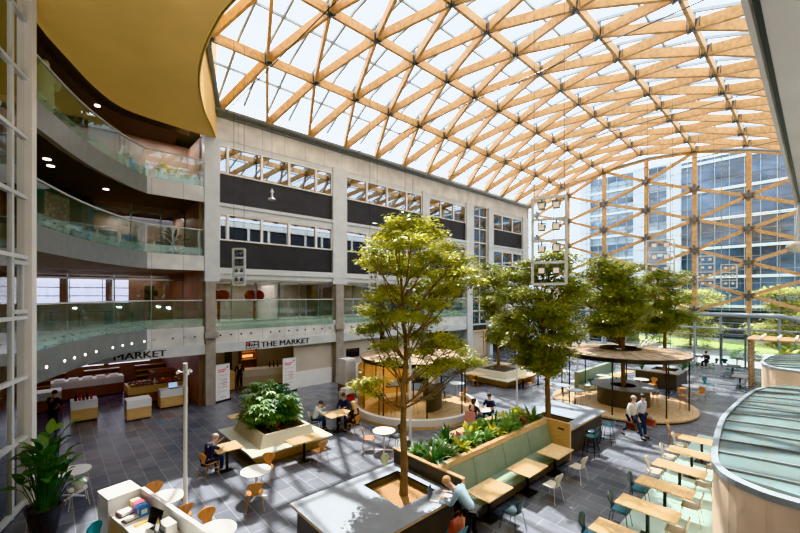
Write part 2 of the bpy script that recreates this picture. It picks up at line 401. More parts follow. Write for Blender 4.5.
def rail_panel(name, line, z0, zg, zr, label, mat_='balglass', post=1.35):
    r = thing(name, label, 'balustrade')
    MB().strip(line, z0, zr - .05, .02).build('glass_panel', M[mat_], r)
    MB().strip([(p[0], p[1] + .0) for p in line], z0 - .02, zg, .035).build('frosted_band', M['frost'], r)
    MB().strip(line, zr - .05, zr, .07).build('handrail', M['lightgrey'], r)
    acc = 0; nxt = .3
    for i in range(len(line) - 1):
        p = Vector(line[i][:2]); q = Vector(line[i + 1][:2]); L_ = (q - p).length
        while nxt <= acc + L_:
            c = p + (q - p) * ((nxt - acc) / L_); dd = (q - p).normalized(); nn = Vector((dd.y, -dd.x)) * .03
            b = MB()
            for z in (z0 + .12, z0 + .32): b.tube([(c.x - nn.x, c.y - nn.y, z), (c.x + nn.x * 1.5, c.y + nn.y * 1.5, z)], .025, 6)
            b.build('glass_fixing', M['steel'], r)
            nxt += .6
        acc += L_
    return r
M['frost'] = glassmat('frosted_green_glass', (.88, .96, .92), .05, False, .2, (.55, .72, .64), .18)
for i, (a, b) in enumerate(((6.55, 13.85), (14.75, 22.3), (23.0, 28.0))):
    rail_panel('glass_balustrade', [(a, YF - .04), (b, YF - .04)], 3.95, 4.5, 5.58, ['glass balustrade over THE MARKET sign', 'glass balustrade on level one behind the sunlit fig tree', 'shortest glass balustrade on level one, next to the stair bay'][i])
wn += 1; w = struct('window_%d' % wn, 'shop glazing along the level one gallery')
fr = MB()
for k in range(15): x = 6.6 + k * 1.5; fr.box(x, x + .06, YF + 2.3, YF + 2.4, 4.15, 6.6)
fr.box(6.5, 28, YF + 2.3, YF + 2.4, 4.15, 4.25); fr.build('frame', M['midgrey'], w)
MB().box(6.5, 28, YF + 2.34, YF + 2.36, 4.2, 6.6).build('pane', M['shopglass'], w)
smesh(MB().box(6.2, 28.2, YF + 6, YF + 6.1, 4.1, 6.7), 'wall_gallery_back', M['concrete'])
smesh(MB().box(11.2, 11.3, YF + 2.4, YF + 6, 4.1, 6.7), 'wall_gallery_divider', M['white'])
smesh(MB().box(15.2, 15.3, YF + 2.4, YF + 6, 4.1, 6.7), 'wall_gallery_divider', M['darkbrown'])
for k, (x, lab) in enumerate(((7.6, 'red display stand in the shop left of the gallery column'), (9.8, 'red round-topped display in the level one shop window'))):
    t = thing('display_stand', lab, 'display', (x, YF + 3.0, 4.15))
    MB().tube([(0, 0, 0), (0, 0, 1.3)], .09, 8).build('pole', M['red'], t)
    MB().ell((-.25, 0, 1.65), .42, .15, .36).ell((.25, 0, 1.65), .42, .15, .36).build('head', M['red'], t); MB().disc((0, 0, 0), .3, 0, .05).build('base', M['black'], t)
# ground floor facade infill
smesh(MB().box(11.2, 13.9, YF + .3, YF + .4, 0, 2.8), 'wall_market_right', M['beige'])
smesh(MB().box(11.2, 13.9, YF + .25, YF + .3, 0, 1.0), 'trim_white_dado', M['white'])
smesh(MB().box(14.8, 22.4, YF + .3, YF + .4, 0, 3.3), 'wall_facade_ground', M['beige'])
smesh(MB().box(14.8, 22.4, YF + .25, YF + .3, 0, 1.0), 'trim_white_dado', M['white'])
smesh(MB().box(15.1, 16.2, YF + .24, YF + .29, 1.5, 2.1), 'window_%d' % (wn + 1), M['screen'], 'small dark hatch in the beige ground floor wall'); wn += 1
smesh(MB().box(13.9, 14.9, YF + .3, YF + .4, 0, 3.3), 'wall_facade_ground_pier', M['concrete'])
smesh(MB().box(5.9, 41.5, 31, 31.1, 0, 15.2), 'wall_back_right', M['darkbrown'])
smesh(MB().box(22.9, 28.1, YF + 5, YF + 5.1, 0, 3.3), 'wall_dark_recess', M['darkbrown'])
smesh(MB().box(38.9, 39.1, YF - .1, 31, 0, 15.5), 'wall_facade_end', M['lightgrey'])
smesh(MB().box(32.3, 37.8, YF + .1, YF + .3, 2.9, 7.3), 'wall_facade_bay', M['panel'])
smesh(MB().box(32.3, 37.8, YF + 5, YF + 5.1, 0, 3.0), 'wall_dark_recess', M['darkbrown'])
# building mass above/behind
smesh(MB().box(-12, 39.0, YF + .5, 34, 15.2, 15.5), 'ceiling_building_roof', M['lightgrey'])
smesh(MB().box(-12, 39.0, 33.9, 34, 7.2, 15.5), 'wall_back_upper', M['darkbrown'])
# sign lettering
t = thing('wall_sign', 'dark THE MARKET lettering with a small logo on the grey band', 'sign', (10.0, YF - .07, 2.86))
t.location.x = 8.96; text('THE MARKET', .44, (0, 0, -.04), (PI / 2, 0, 0), M['blackink'], 'lettering', t, width=3.12)
b = MB().box(-.86, -.10, -.01, .01, -.06, .34).build('logo_plate', M['blackink'], t)
text('THE', .2, (-.66, -.02, .15), (PI / 2, 0, 0), M['white'], 'logo_lettering', t, width=.5)
text('BANK', .2, (-.82, -.02, -.04), (PI / 2, 0, 0), M['white'], 'logo_lettering', t, width=.68)
MB().box(-.83, -.70, -.018, -.01, .17, .29).build('logo_patch', M['pinkink'], t)
t = thing('wall_sign', 'dark MARKET lettering on the band left of the brown column', 'sign', (2.12, YF - .07, 2.86))
text('MARKET', .44, (0, 0, -.04), (PI / 2, 0, 0), M['blackink'], 'lettering', t, width=2.1)
# ---- curved galleries at left
CUR = [(-.42, 15.15), (.0, 16.2), (.45, 17.3), (1.1, 18.65), (1.9, 19.95), (2.7, 21.05), (3.4, 21.78)]
def smooth_line(P, n=6):
    out = []
    for i in range(len(P) - 1):
        p0 = Vector(P[max(i - 1, 0)]); p1 = Vector(P[i]); p2 = Vector(P[i + 1]); p3 = Vector(P[min(i + 2, len(P) - 1)])
        for k in range(n):
            t = k / n
            q = .5 * ((2 * p1) + (-p0 + p2) * t + (2 * p0 - 5 * p1 + 4 * p2 - p3) * t * t + (-p0 + 3 * p1 - 3 * p2 + p3) * t ** 3)
            out.append((q.x, q.y))
    out.append(tuple(P[-1])); return out
CS = smooth_line(CUR, 4)
EDGE = CS + [(5.95, YF)]
floors = [(4.15, 3.22), (7.85, 7.1), (11.5, 10.7)]
for k, (zt_, zb_) in enumerate(floors):
    poly = EDGE + [(6.3, 34), (-12, 34), (-12, 16.5), (-.9, 15.6)]
    smesh(MB().prism([(x, y) for x, y in poly], zb_ + .12, zt_), 'floor_level_%s' % ['one', 'two', 'three'][k], [M['galleryfloor'], M['concrete'], M['concrete']][k])
    off = [(x - .25, y + .25) for x, y in poly[:len(EDGE)]] + [(6.2, 33.9), (-11.9, 33.9), (-11.9, 16.6), (-.9, 15.9)]
    smesh(MB().prism(off, zb_ + .06, zb_ + .115), 'ceiling_level_%s' % ['ground', 'one', 'two'][k], [M['darkceil'], M['concrete'], M['darkceil']][k])
    smesh(MB().strip(CS, zb_, zt_ + .02, .06), 'trim_curved_fascia', M['midgrey'], '%s curved grey fascia of the galleries' % ['lowest', 'middle', 'highest'][k])
    smesh(MB().strip([(3.4, YF - .02), (5.95, YF - .02)], zb_, zt_ + .02, .06), 'trim_straight_fascia', M['panel'], '%s straight beige fascia beside the brown column' % ['lowest', 'middle', 'highest'][k])
    rail_panel('glass_balustrade', [(x - .05, y + .05) for x, y in EDGE], zt_ - .05, zt_ + [.45, .42, .42][k], zt_ + 1.42, ['curved glass balustrade of the lowest gallery', 'curved glass balustrade of the middle gallery', 'curved glass balustrade of the highest gallery under the yellow soffit'][k])
dl = MB()
for (x, y, z) in [(-.1, 18.9, 10.75), (.0, 19.8, 10.75), (1.9, 22.4, 10.75)]:
    t = MB().disc((x, y, z + .0), .12, -.02, .04, 16).build('ceiling_light', M['lampwhite']); tag(t, 'round downlight in the dark ceiling below the highest gallery', 'ceiling light', 'downlights below the highest gallery')
for (x, y) in [(-.55, 18.0), (1.55, 21.9)]:
    t = MB().disc((x, y, 14.33), .11, -.02, .04, 16).build('ceiling_light', M['lampwhite']); tag(t, 'round downlight in the dark ceiling at the edge of the yellow soffit', 'ceiling light', 'downlights at the yellow soffit')
# fascia spotlights (lowest gallery)
t0 = None
for (x, y) in [(48, 367.5), (62, 363), (75, 359), (87, 355), (98, 352), (110, 348.5), (121, 346), (132, 343.5), (143, 341)]:
    best = min(CS, key=lambda c: abs((c[0] * RT[0] + c[1] * RT[1]) / (c[0] * FW[0] + c[1] * FW[1]) * FOC + 400 - x))
    c = Vector((best[0], best[1], 3.62)); n = -Vector((best[0], best[1], 0)).normalized()
    if t0 is None:
        t0 = thing('fascia_spotlight', 'small round white light on the lowest curved fascia', 'spotlight', c + n * .03, 0, 'spotlights on the lowest curved fascia')
        MB().ell((0, 0, 0), .055, .055, .055).build('lens', M['lampwhite'], t0); MB().disc((0, 0, 0), .05, -.09, -.06).build('mount', M['midgrey'], t0)
    else: dup(t0, c + n * .03, 0, t0['label'])
# yellow soffit + fascia band
YE = smooth_line([(-.45, 14.9), (-.3, 16.3), (.45, 18.0), (1.3, 19.7), (2.2, 20.9), (3.4, 21.4), (6.55, 21.85)], 3) + smooth_line([(6.55, 21.85), (5.9, 20.4), (5.16, 18.9), (4.35, 16.62), (3.91, 14.46), (3.78, 12.33), (3.87, 11.2), (4.1, 9), (4.4, 6), (4.6, 2)], 3)
poly = YE + [(4.6, -6), (-12, -6), (-12, 14.9)]
smesh(MB().prism(poly, 14.2, 14.35), 'ceiling_yellow_soffit', M['yellow'], 'large golden yellow soffit sweeping over the left side')
i0 = YE.index((6.55, 21.85))
smesh(MB().strip(YE[i0:] + [(4.6, -6)], 14.2, 19.5, .08), 'trim_yellow_fascia', M['yellow'], 'upright yellow fascia along the curved soffit edge')
smesh(MB().prism([(-12, 14.0)] + [(x + .4, y - .4) for x, y in YE[:i0 - 1]] + [(6.2, 34), (-12, 34)], 14.36, 14.44), 'ceiling_level_three', M['darkceil'])
smesh(MB().box(-12, 5.9, YF + 3, YF + 3.1, 11.5, 14.36), 'wall_level_three_back', M['brownwall'])
smesh(MB().strip([(x - .35, y + .45) for x, y in YE[:i0]], 14.1, 14.36, .1), 'trim_level_three_edge', M['darkceil'])
# left oblique glazed wall
dv = Vector((-.327, -1.0556, 0)).normalized(); C0 = Vector((-.5, 14.95, 0))
w = struct('wall_left', 'grey framed glass wall at the far left')
cm = MB(); nrm = Vector((-dv.y, dv.x, 0))
cm.bar(C0 - dv * .02 + Vector((0, 0, 0)), C0 + Vector((0, 0, 14.2)) - dv * .02, .32, .30, up=tuple(dv)); cm.build('corner_column', M['white'], w)
fr = MB()
for z in (.1, 1.9, 3.55, 5.2, 6.85, 8.5, 10.15, 11.8, 13.4): fr.bar(C0 + Vector((0, 0, z)), C0 + dv * 9 + Vector((0, 0, z)), .14, .1)
for k in range(7):
    p = C0 + dv * (.9 + k * 1.3); fr.bar(p, p + Vector((0, 0, 14.1)), .10, .12, up=tuple(dv))
for (z0, z1) in ((5.25, 6.8),):
    p = C0 + dv * .3; fr.bar(p + Vector((0, 0, z0 + .1)), p + Vector((0, 0, z1 - .1)), .08, .1, up=tuple(dv))
    fr.bar(C0 + Vector((0, 0, z0 + .12)), C0 + dv * .9 + Vector((0, 0, z0 + .12)), .16, .1); fr.bar(C0 + Vector((0, 0, z1 - .12)), C0 + dv * .9 + Vector((0, 0, z1 - .12)), .16, .1)
fr.build('frame', M['lightgrey'], w)
a = C0 - nrm * 0; b = C0 + dv * 9
MB().add([a, b, b + Vector((0, 0, 14.1)), a + Vector((0, 0, 14.1))], [(0, 1, 2, 3)]).build('pane', M['winglass2'] if 'winglass2' in M else M['shopglass'], w)
smesh(MB().bar(C0 + dv * -.1 - Vector((2.4, 0, -7)), C0 + dv * 9 - Vector((2.4, 0, -7)), .1, 14), 'wall_left_inner', M['beige'])
for z in (4.0, 7.8, 11.5): smesh(MB().box(-8, -3.0 + 0, 5, 14.5, z, z + .3), 'floor_left_inner', M['lightgrey'])
cu_ = MB()
for k in range(2): cu_.tube([C0 + dv * (1.4 + 2.2 * k) + Vector((-.9, 0, .1)), C0 + dv * (1.4 + 2.2 * k) + Vector((-.9, 0, 14))], .16, 10)
smesh(cu_, 'wall_left_inner_posts', M['maroon'])
# left interior: back walls with openings
bw = MB()
bw.box(-12, -6.5, 31.9, 32.1, 0, 3.2).box(5.2, 6.2, 31.9, 32.1, 0, 3.2).box(-6.5, 5.2, 31.9, 32.1, 0, 1.2).box(-6.5, 5.2, 31.9, 32.1, 2.75, 3.2)
bw.box(-12, 6.2, 31.9, 32.1, 4.1, 5.3).box(-12, 6.2, 31.9, 32.1, 6.95, 7.2)
for x in (-12, -3.2, .4, 2.7, 5.2): bw.box(x, x + .35, 31.85, 32.1, 5.3, 6.95)
for x in (-3, -.2, 2.6): bw.box(x, x + .25, 31.85, 32.1, 1.2, 2.75)
smesh(bw, 'wall_back_left', M['brownwall'])
lv = MB()
for z in (5.75, 6.3): lv.box(-12, 5.2, 32.9, 32.95, z, z + .05)
for k in range(9): lv.box(-11 + k * 1.7, -10.96 + k * 1.7, 33.2, 33.24, 5.3, 6.95)
smesh(lv, 'trim_window_louvres', M['midgrey'])
smesh(MB().box(-12, 5.2, 32.12, 32.14, 5.3, 6.95).box(-6.5, 5.2, 32.12, 32.14, 1.2, 2.75), 'window_%d' % (wn + 1), glassmat('lilac_glass', (.82, .79, .82), .1)); wn += 1
# level one shop front and level two shop front
for (lev, z0, z1, yy, mm) in (('one', 4.15, 7.1, 25.6, 'shopglass'), ('two', 7.85, 10.8, 25.2, 'shopglass')):
    wn += 1; w = struct('window_%d' % wn, 'shop glazing behind the %s gallery' % {'one': 'lowest', 'two': 'middle'}[lev])
    fr = MB()
    for x in ([-3, -1.2, .6, 2.5, 4.2, 5.8] if lev == 'one' else [1.6, 3.2, 4.6, 5.8]): fr.box(x, x + .06, yy, yy + .1, z0, z1)
    xa = -6 if lev == 'one' else 1.6
    fr.box(xa, 5.9, yy, yy + .1, z1 - .45, z1 - .35); fr.build('frame', M['midgrey'], w)
    MB().box(xa, 5.9, yy + .04, yy + .06, z0, z1).build('pane', M['shopglass'], w)
smesh(MB().box(3.5, 5.9, 28.3, 28.4, 4.15, 7.1), 'wall_level_one_back', M['brownwall'])
smesh(MB().box(1.6, 5.9, 29, 29.1, 7.85, 10.8), 'wall_level_two_back', M['brownwall'])
smesh(MB().strip([(-1.5, 20.5), (1.6, 25.2)], 7.85, 10.8, .1), 'wall_level_two_side', M['darkpanel'])
smesh(MB().box(5.85, 6.0, 22.3, 34, 0, 14.2), 'wall_left_divider', M['brownwall'])
t = thing('poster_panel', 'pale patterned poster panel on the dark wall of the middle gallery', 'poster', (.15, 22.85, 7.95), math.atan2(4.7, 3.1))
MB().box(-.75, .75, -.1, -.07, .1, 2.3).build('sheet', mat('poster_print', (.35, .12, .12), .6, 0, .3, 7, col2=(.72, .68, .58)), t)
MB().box(-.8, .8, -.07, -.05, .05, 2.35).build('frame', M['black'], t)
for k, x in enumerate((2.3, 3.3, 4.9)):
    t = thing('display_cabinet', ['white display cabinet at the left of the middle gallery shop', 'white display cabinet in the centre of the middle gallery shop', 'white display cabinet beside the brown column in the middle gallery shop'][k], 'cabinet', (x, 26.3, 7.85))
    MB().box(-.4, .4, -.3, .3, .1, 1.5 - .2 * k).build('body', M['white'], t); MB().box(-.36, .36, -.26, .26, 0, .1).build('plinth', M['black'], t)
    s_ = MB(); [s_.box(-.42, .42, -.32, -.28, z, z + .03) for z in (.5, .9)]; s_.build('shelf', M['lightgrey'], t)
# near soffit, right
smesh(MB().box(-6, 24, -4, .40, 8.0, 8.5), 'ceiling_near_soffit', M['soffit'], 'warm grey concrete soffit at the upper right')
smesh(MB().box(-6, 24, .30, .34, 7.985, 8.0), 'trim_soffit_joint', M['black'])
smesh(MB().box(-12, 41, -6.2, -6, 0, 15.2), 'wall_right', M['darkpanel'], 'dark glazed wall opposite the long facade')
q = MB()
for k in range(20): q.box(-11 + k * 2.7, -10.7 + k * 2.7, -6, -5.9, 0, 15.2)
for z in (0, 3.4, 7.1, 10.8, 14.4): q.box(-12, 41, -6, -5.88, z, z + .7)
smesh(q, 'wall_right_frame', M['lightgrey'])
smesh(MB().box(-12.2, -12, -6, 34, 0, 15), 'wall_behind', M['lightgrey'])
# ================================================================ ROOF
s = 2.66
RY = [(21.6, 15.75), (18.5, 17.5), (14.85, 18.6), (11.1, 19.0), (7.3, 18.7), (3.8, 17.9), (.3, 16.7), (-3.0, 15.2)]
RX1 = 41.2
def node(r, i):
    x = (6.62 if r % 2 == 0 else 5.29) + s * i
    y, z = RY[r]
    if x > 34: z -= (x - 34) * (.03 if r < 5 else .05)
    return Vector((min(x, 41.3), y, z))
NN = 14
roof = thing('ceiling', 'arched timber lattice roof glazed above with white sky', 'ceiling', kind='structure')
beams = []; nodes = []
for r in range(len(RY)):
    cnt = 14 if r % 2 == 0 else 14
    for i in range(cnt):
        p = node(r, i)
        if r > 0: nodes.append((p, r))
        if i + 1 < cnt and r > 0: beams.append((p, node(r, i + 1)))
        if r + 1 < len(RY):
            if r % 2 == 0:
                if i > 0 or r > 0: beams.append((p, node(r + 1, i)))
                if i + 1 < cnt: beams.append((p, node(r + 1, i + 1)))
            else:
                beams.append((p, node(r + 1, i)))
                if i > 0: beams.append((p, node(r + 1, i - 1)))
def seen(p):
    d = p.x * FW[0] + p.y * FW[1]
    if d < 1: return 1e6
    x = 400 + FOC * (p.x * RT[0] + p.y * RT[1]) / d; y = 295.5 - FOC * (p.z - EYE) / d
    return d + (0 if (-20 < x < 790 and -20 < y < 300) else 1000)
beams = [b for b in beams if (b[1] - b[0]).length > .3]
beams.sort(key=lambda b: seen((b[0] + b[1]) / 2)); nodes.sort(key=lambda n: seen(n[0]))
def beam_mb(mb, a, b, w=.15, h=.46):
    d = (b - a).normalized(); mb.bar(a + d * .17, b - d * .17, w, h, up=(0, .15 if False else 0, 1))
for k, (a, b) in enumerate(beams[:100]):
    m_ = MB(); beam_mb(m_, a, b); m_.build('timber_beam', M['glulam'], roof)
m_ = MB(); [beam_mb(m_, a, b) for a, b in beams[100:]]
o = m_.build('timber_beam', M['glulam'], roof); o['kind'] = 'stuff'
def node_mb(mb, p):
    mb.tube([p + Vector((0, 0, -.27)), p + Vector((0, 0, .5))], .085, 8)
    for k in range(6):
        t = k * PI / 3 + (0 if True else 0); mb.bar(p + Vector((math.cos(t) * .05, math.sin(t) * .05, -.02)), p + Vector((math.cos(t) * .30, math.sin(t) * .30, -.02)), .07, .47)
for k, (p, r) in enumerate(nodes[:90]):
    m_ = MB(); node_mb(m_, p); m_.build('steel_node', M['steel'], roof)
m_ = MB(); [node_mb(m_, p) for p, r in nodes[90:]]; o = m_.build('steel_node', M['steel'], roof); o['kind'] = 'stuff'
def roofz(y, off=.62):
    for (a, b) in zip(RY, RY[1:]):
        if b[0] <= y <= a[0]:
            t = (a[0] - y) / (a[0] - b[0]); return a[1] + (b[1] - a[1]) * t + off
    return RY[-1][1] + off
gb = MB(); ys = [21.6, 20.05, 18.5, 16.7, 14.85, 13, 11.1, 9.2, 7.3, 5.5, 3.8, 2, .3, -1.3, -3]
x = 5.29
while x < 41.2:
    for a, b in zip(ys[::2], ys[2::2]): gb.bar((x, a, roofz(a)), (x, b, roofz(b)), .10, .14)
    x += 1.33
for y in ys[1::2]: gb.bar((5.3, y, roofz(y)), (41.2, y, roofz(y)), .09, .12)
gb.build('glazing_bars', M['steellight'], roof)
gp = MB(); prev = None
for a, b in zip(ys[::2], ys[2::2]):
    gp.add([(5.3, a, roofz(a, .72)), (41.3, a, roofz(a, .72)), (41.3, b, roofz(b, .72)), (5.3, b, roofz(b, .72))], [(0, 1, 2, 3)])
gp.build('roof_glass', M['roofglass'], roof)
ep = MB().tube([(5.9, 21.5, 15.62), (39.2, 21.5, 15.55)], .19, 14).box(5.9, 39.2, 21.55, 22.0, 15.4, 15.85)
ep.build('eave_pipe', M['midgrey'], roof)
ee = MB().tube([Vector((6.6, 21.6, 15.7)), Vector((5.15, 18.5, 17.5)), Vector((4.6, 16.6, 18.2)), Vector((4.2, 14.85, 18.6))], .16, 10); ee.build('gable_pipe', M['midgrey'], roof)
for k, x in enumerate((6.9, 15.5, 24.2, 33)):
    t = MB().tube([(x, 21.3, 15.6), (x, -3, 15.2)], .022, 5).build('tension_cable', M['black'])
    tag(t, ['dark tension cable nearest the yellow soffit under the roof', 'dark tension cable crossing the middle of the roof', 'dark tension cable further back under the roof', 'dark tension cable closest to the end window wall'][k], 'cable', 'tension cables under the roof')
# ================================================================ END WALL
XE = 41.4
M['pipegrey'] = mat('pipe_grey_paint', (.36, .41, .44), .4, .2, .04, 3)
ew = thing('wall_end', 'timber diagrid and glass wall closing the far end of the atrium', 'wall', kind='structure')
EY = [22.0, 18.4, 14.72, 11.0, 7.35, 3.85, .3, -3.3]
def arc(y):
    P_ = [(26, 15.2), (22, 16.2), (18.4, 17.5), (14.72, 18.3), (11, 18.55), (7.35, 18.3), (3.85, 17.4), (.3, 16.2), (-3.3, 14.8)]
    for a, b in zip(P_, P_[1:]):
        if b[0] <= y <= a[0]: t = (a[0] - y) / (a[0] - b[0]); return a[1] + (b[1] - a[1]) * t
    return 15
end_nodes = {}
for j, y in enumerate(EY):
    if y < 20: MB().box(XE - .12, XE + .12, y - .17, y + .17, 4.35, arc(y)).build('timber_post', M['glulam'], ew)
    z = 5.78 if j % 2 == 1 else 4.45 + 2.65
    zs = []
    while z < arc(y) - .9: zs.append(z); z += 2.68 if j % 2 == 1 else 2.65
    zs.append(arc(y))
    if j % 2 == 0: zs = [4.5] + zs
    end_nodes[j] = zs
nb = 0
for j in range(len(EY) - 1):
    for za in end_nodes[j]:
        for zb in end_nodes[j + 1]:
            if .6 < abs(za - zb) < 1.9 or (abs(za - zb) <= .6 and (za > 15.5)):
                a = Vector((XE, EY[j], za)); b = Vector((XE, EY[j + 1], zb)); m_ = MB(); d_ = (b - a).normalized(); m_.bar(a + d_ * .2, b - d_ * .2, .26, .24, up=(1, 0, 0)); m_.build('timber_brace', M['glulam'], ew); nb += 1
nd = 0
for j, y in enumerate(EY):
    for z in end_nodes[j][:-1]:
        m_ = MB().tube([(XE - .26, y, z), (XE + .2, y, z)], .2, 10)
        for k in range(6): t = k * PI / 3 + PI / 6; m_.bar((XE - .03, y, z), (XE - .03, y + math.cos(t) * .42, z + math.sin(t) * .42), .13, .36, up=(1, 0, 0))
        m_.build('steel_node', M['steel'], ew)
MB().tube([(XE - .1, 26, 4.2), (XE - .1, 2.0, 4.2), (XE - .1, 1.2, 4.05), (XE - .1, .5, 3.6), (XE - .1, -.5, 3.4), (XE - .1, -5, 3.4)], .19, 12).build('bottom_pipe', M['pipegrey'], ew)
MB().tube([Vector((XE - .1, y, arc(y) + .12)) for y in (26, 24, 22, 20, 18.4, 16.5, 14.72, 13, 11, 9, 7.35, 5.5, 3.85, 2, .3, -3.3)], .14, 10).build('arch_pipe', M['pipegrey'], ew)
gm = MB()
for y in [25.8, 24, 22, 20.2, 18.4, 16.56, 14.72, 12.86, 11, 9.2, 7.35, 5.6, 3.85, 2.1, .3, -1.5, -3.3]:
    gm.box(XE + .35, XE + .45, y - .02, y + .02, 0, arc(y))
    if y < 19 : gm.box(XE - .12, XE + .12, y - .07, y + .07, 0, 4.2) if int(round(y * 100)) in (1840, 1472, 1100, 735, 560, 385, 210, 30) else None
z = 1.3
while z < 18.3:
    yl = 26; 
    while arc(yl) < z and yl > -3: yl -= .3
    yr = -5
    while arc(yr if yr > -3.3 else -3.2) < z and yr < 14: yr += .3
    gm.box(XE + .35, XE + .43, yr, yl, z, z + .035); z += 1.1
gm.box(XE + .2, XE + .5, -5, 26, 2.95, 3.07)
gm.build('glazing_mullions', M['steellight'], ew)
g_ = MB(); P_ = [26, 22, 18.4, 14.72, 11, 7.35, 3.85, .3, -3.3]
for a, b in zip(P_, P_[1:]): g_.add([(XE + .4, a, 0), (XE + .4, b, 0), (XE + .4, b, arc(b)), (XE + .4, a, arc(a))], [(0, 1, 2, 3)])
g_.build('glass_panes', M['glass'], ew)
d = struct('door_2', 'glazed revolving entrance frame in the end wall')
MB().box(XE - .2, XE + .3, 4.0, 4.1, 0, 2.6).box(XE - .2, XE + .3, 5.5, 5.6, 0, 2.6).box(XE - .2, XE + .3, 4.0, 5.6, 2.5, 2.62).build('frame', M['steel'], d)
MB().box(XE, XE + .03, 4.1, 5.5, .05, 2.5).build('pane', M['glass'], d); MB().tube([(XE - .06, 5.3, .9), (XE - .06, 5.3, 1.5)], .02, 8).build('handle', M['steellight'], d)
# ================================================================ OUTSIDE
def office(x, y0, y1, h, m_, label, fins, fl=3.9, base=True):
    t = thing('office_building', label, 'building', (x, (y0 + y1) / 2, 0)); w = (y1 - y0) / 2
    MB().box(0, 12, -w, w, 3.8, h).build('glass_facade', m_, t)
    b = MB(); z = 4.2
    while z < h: b.box(-.25, .02, -w, w, z, z + .35); z += fl
    b.build('floor_bands', M['lightgrey'], t)
    v = MB(); y = -w
    while y <= w: v.box(-.15, .02, y, y + .06, 3.8, h); y += 1.5
    v.build('mullions', M['steellight'], t)
    c = MB(); z = 5.9
    while z < h: c.box(-.1, .02, -w, w, z, z + .9); z += fl
    c.build('spandrels', M['officeglass'], t)
    q = MB()
    for yy in fins: q.box(-.8, .02, yy - (y0 + y1) / 2 - .8, yy - (y0 + y1) / 2 + .8, 0, h)
    q.build('concrete_fin', M['concfin'], t)
    g = MB(); g.box(1.5, 2, -w, w, 0, 3.8); g.build('ground_floor', M['darkpanel'], t)
    return t
office(66, -40, 14.5, 24.5, M['officeglass'], 'dark blue glass office block beyond the end wall', [14.0])
office(72, 16, 29.5, 26.5, M['officeglass2'], 'pale glass office block left of the dark blue one', [20, 28.6])

t = thing('low_building', 'low dark grey colonnaded building outside behind the middle trees', 'building', (51, 23, 0))
MB().box(1, 6, -7, 9, 0, 6.2).build('dark_wall', M['darkpanel'], t); MB().box(-.3, 6, -7.2, 9.2, 6.2, 6.9).build('roof_band', M['concfin'], t); MB().box(.95, 1.0, -6.5, 8.5, 3.2, 5.6).build('upper_glazing', M['officeglass'], t)
for k in range(9): MB().box(0, .45, -6.9 + k * 1.95, -6.5 + k * 1.95, 0, 6.2).build('column', M['concfin'], t)
# ================================================================ TREES & PLANTS
def leaves(mb, c, n, size, spread, r, up=.6, droop=0.0, aspect=.45):
    """n pointed leaves scattered round c"""
    for _ in range(n):
        p = Vector(c) + Vector((r.gauss(0, spread), r.gauss(0, spread), r.gauss(0, spread * .5)))
        t = r.uniform(0, 2 * PI); tilt = r.uniform(-.5, .35) - droop
        d = Vector((math.cos(t) * math.cos(tilt), math.sin(t) * math.cos(tilt), math.sin(tilt)))
        sd = d.cross(Vector((r.gauss(0, .35), r.gauss(0, .35), 1))).normalized(); L_ = size * r.uniform(.7, 1.25); W_ = L_ * aspect
        nn = sd.cross(d) * (L_ * .1)
        mb.add([p, p + d * L_ * .45 + sd * W_ * .5, p + d * L_, p + d * L_ * .45 - sd * W_ * .5], [(0, 1, 2, 3)])
def tree(label, base, trunk_top, pads, seed, leafm, barkm, lsize=.1, dens=260, tr=.11, lean=(0, 0), stems=1, cname='fig_tree', group=None):
    r = random.Random(seed); B = Vector(base)
    t = thing(cname, label, 'tree', base, group=group)
    tb = MB(); fork = Vector((lean[0], lean[1], trunk_top)); path = [Vector((0, 0, -.05)), Vector((lean[0] * .3 + .03, lean[1] * .3, trunk_top * .35)), Vector((lean[0] * .7 - .02, lean[1] * .7, trunk_top * .7)), fork]
    tb.tube(path, [tr * 1.25, tr, tr * .9, tr * .8], 10)
    top = max(p[2] for p in pads) - B.z
    lead = [fork]; k = 0
    while lead[-1].z < top - .3:
        lead.append(lead[-1] + Vector((r.uniform(-.12, .12), r.uniform(-.12, .12), .55))); k += 1
    tb.tube(lead, [max(.025, tr * .8 * (1 - i / (len(lead) + 1))) for i in range(len(lead))], 8)
    for (px, py, pz, pr) in pads:
        c = Vector((px, py, pz)) - B
        zz = max(trunk_top * .85, min(c.z - .5 - .35 * Vector((c.x, c.y)).length, lead[-1].z))
        i = max(0, min(len(lead) - 1, int((zz - fork.z) / .55))); s0 = lead[i] if zz > fork.z else fork * .97
        m1 = s0.lerp(c, .45) + Vector((r.uniform(-.1, .1), r.uniform(-.1, .1), -.12)); rr = max(.018, tr * .32 * min(1.3, pr * 1.5))
        tb.tube([s0, m1, s0.lerp(c, .8) + Vector((0, 0, .02)), c], [rr * 1.3, rr, rr * .7, rr * .35], 6, cap=False)
        for q in range(4):
            a = r.uniform(0, 2 * PI); e = c + Vector((math.cos(a) * pr * .75, math.sin(a) * pr * .75, r.uniform(-.05, .2) * pr))
            tb.tube([m1.lerp(c, .6), e], [rr * .5, .008], 4, cap=False)
    tb.build('trunk', M[barkm], t, fix=False)
    fo = MB()
    for (px, py, pz, pr) in pads:
        c = Vector((px, py, pz)) - B; n = int(dens * pr * pr * 3.2) + 8
        for _ in range(n // 5 + 1):
            a = r.uniform(0, 2 * PI); q = math.sqrt(r.random()) * pr; h = math.sqrt(max(0, 1 - (q / pr) ** 2)) * pr * .5
            cc = c + Vector((math.cos(a) * q, math.sin(a) * q, r.uniform(-.55, 1.0) * h))
            leaves(fo, cc, 5, lsize, lsize * .9, r, droop=.15)
    fo.build('foliage', M[leafm], t, fix=False)
    return t
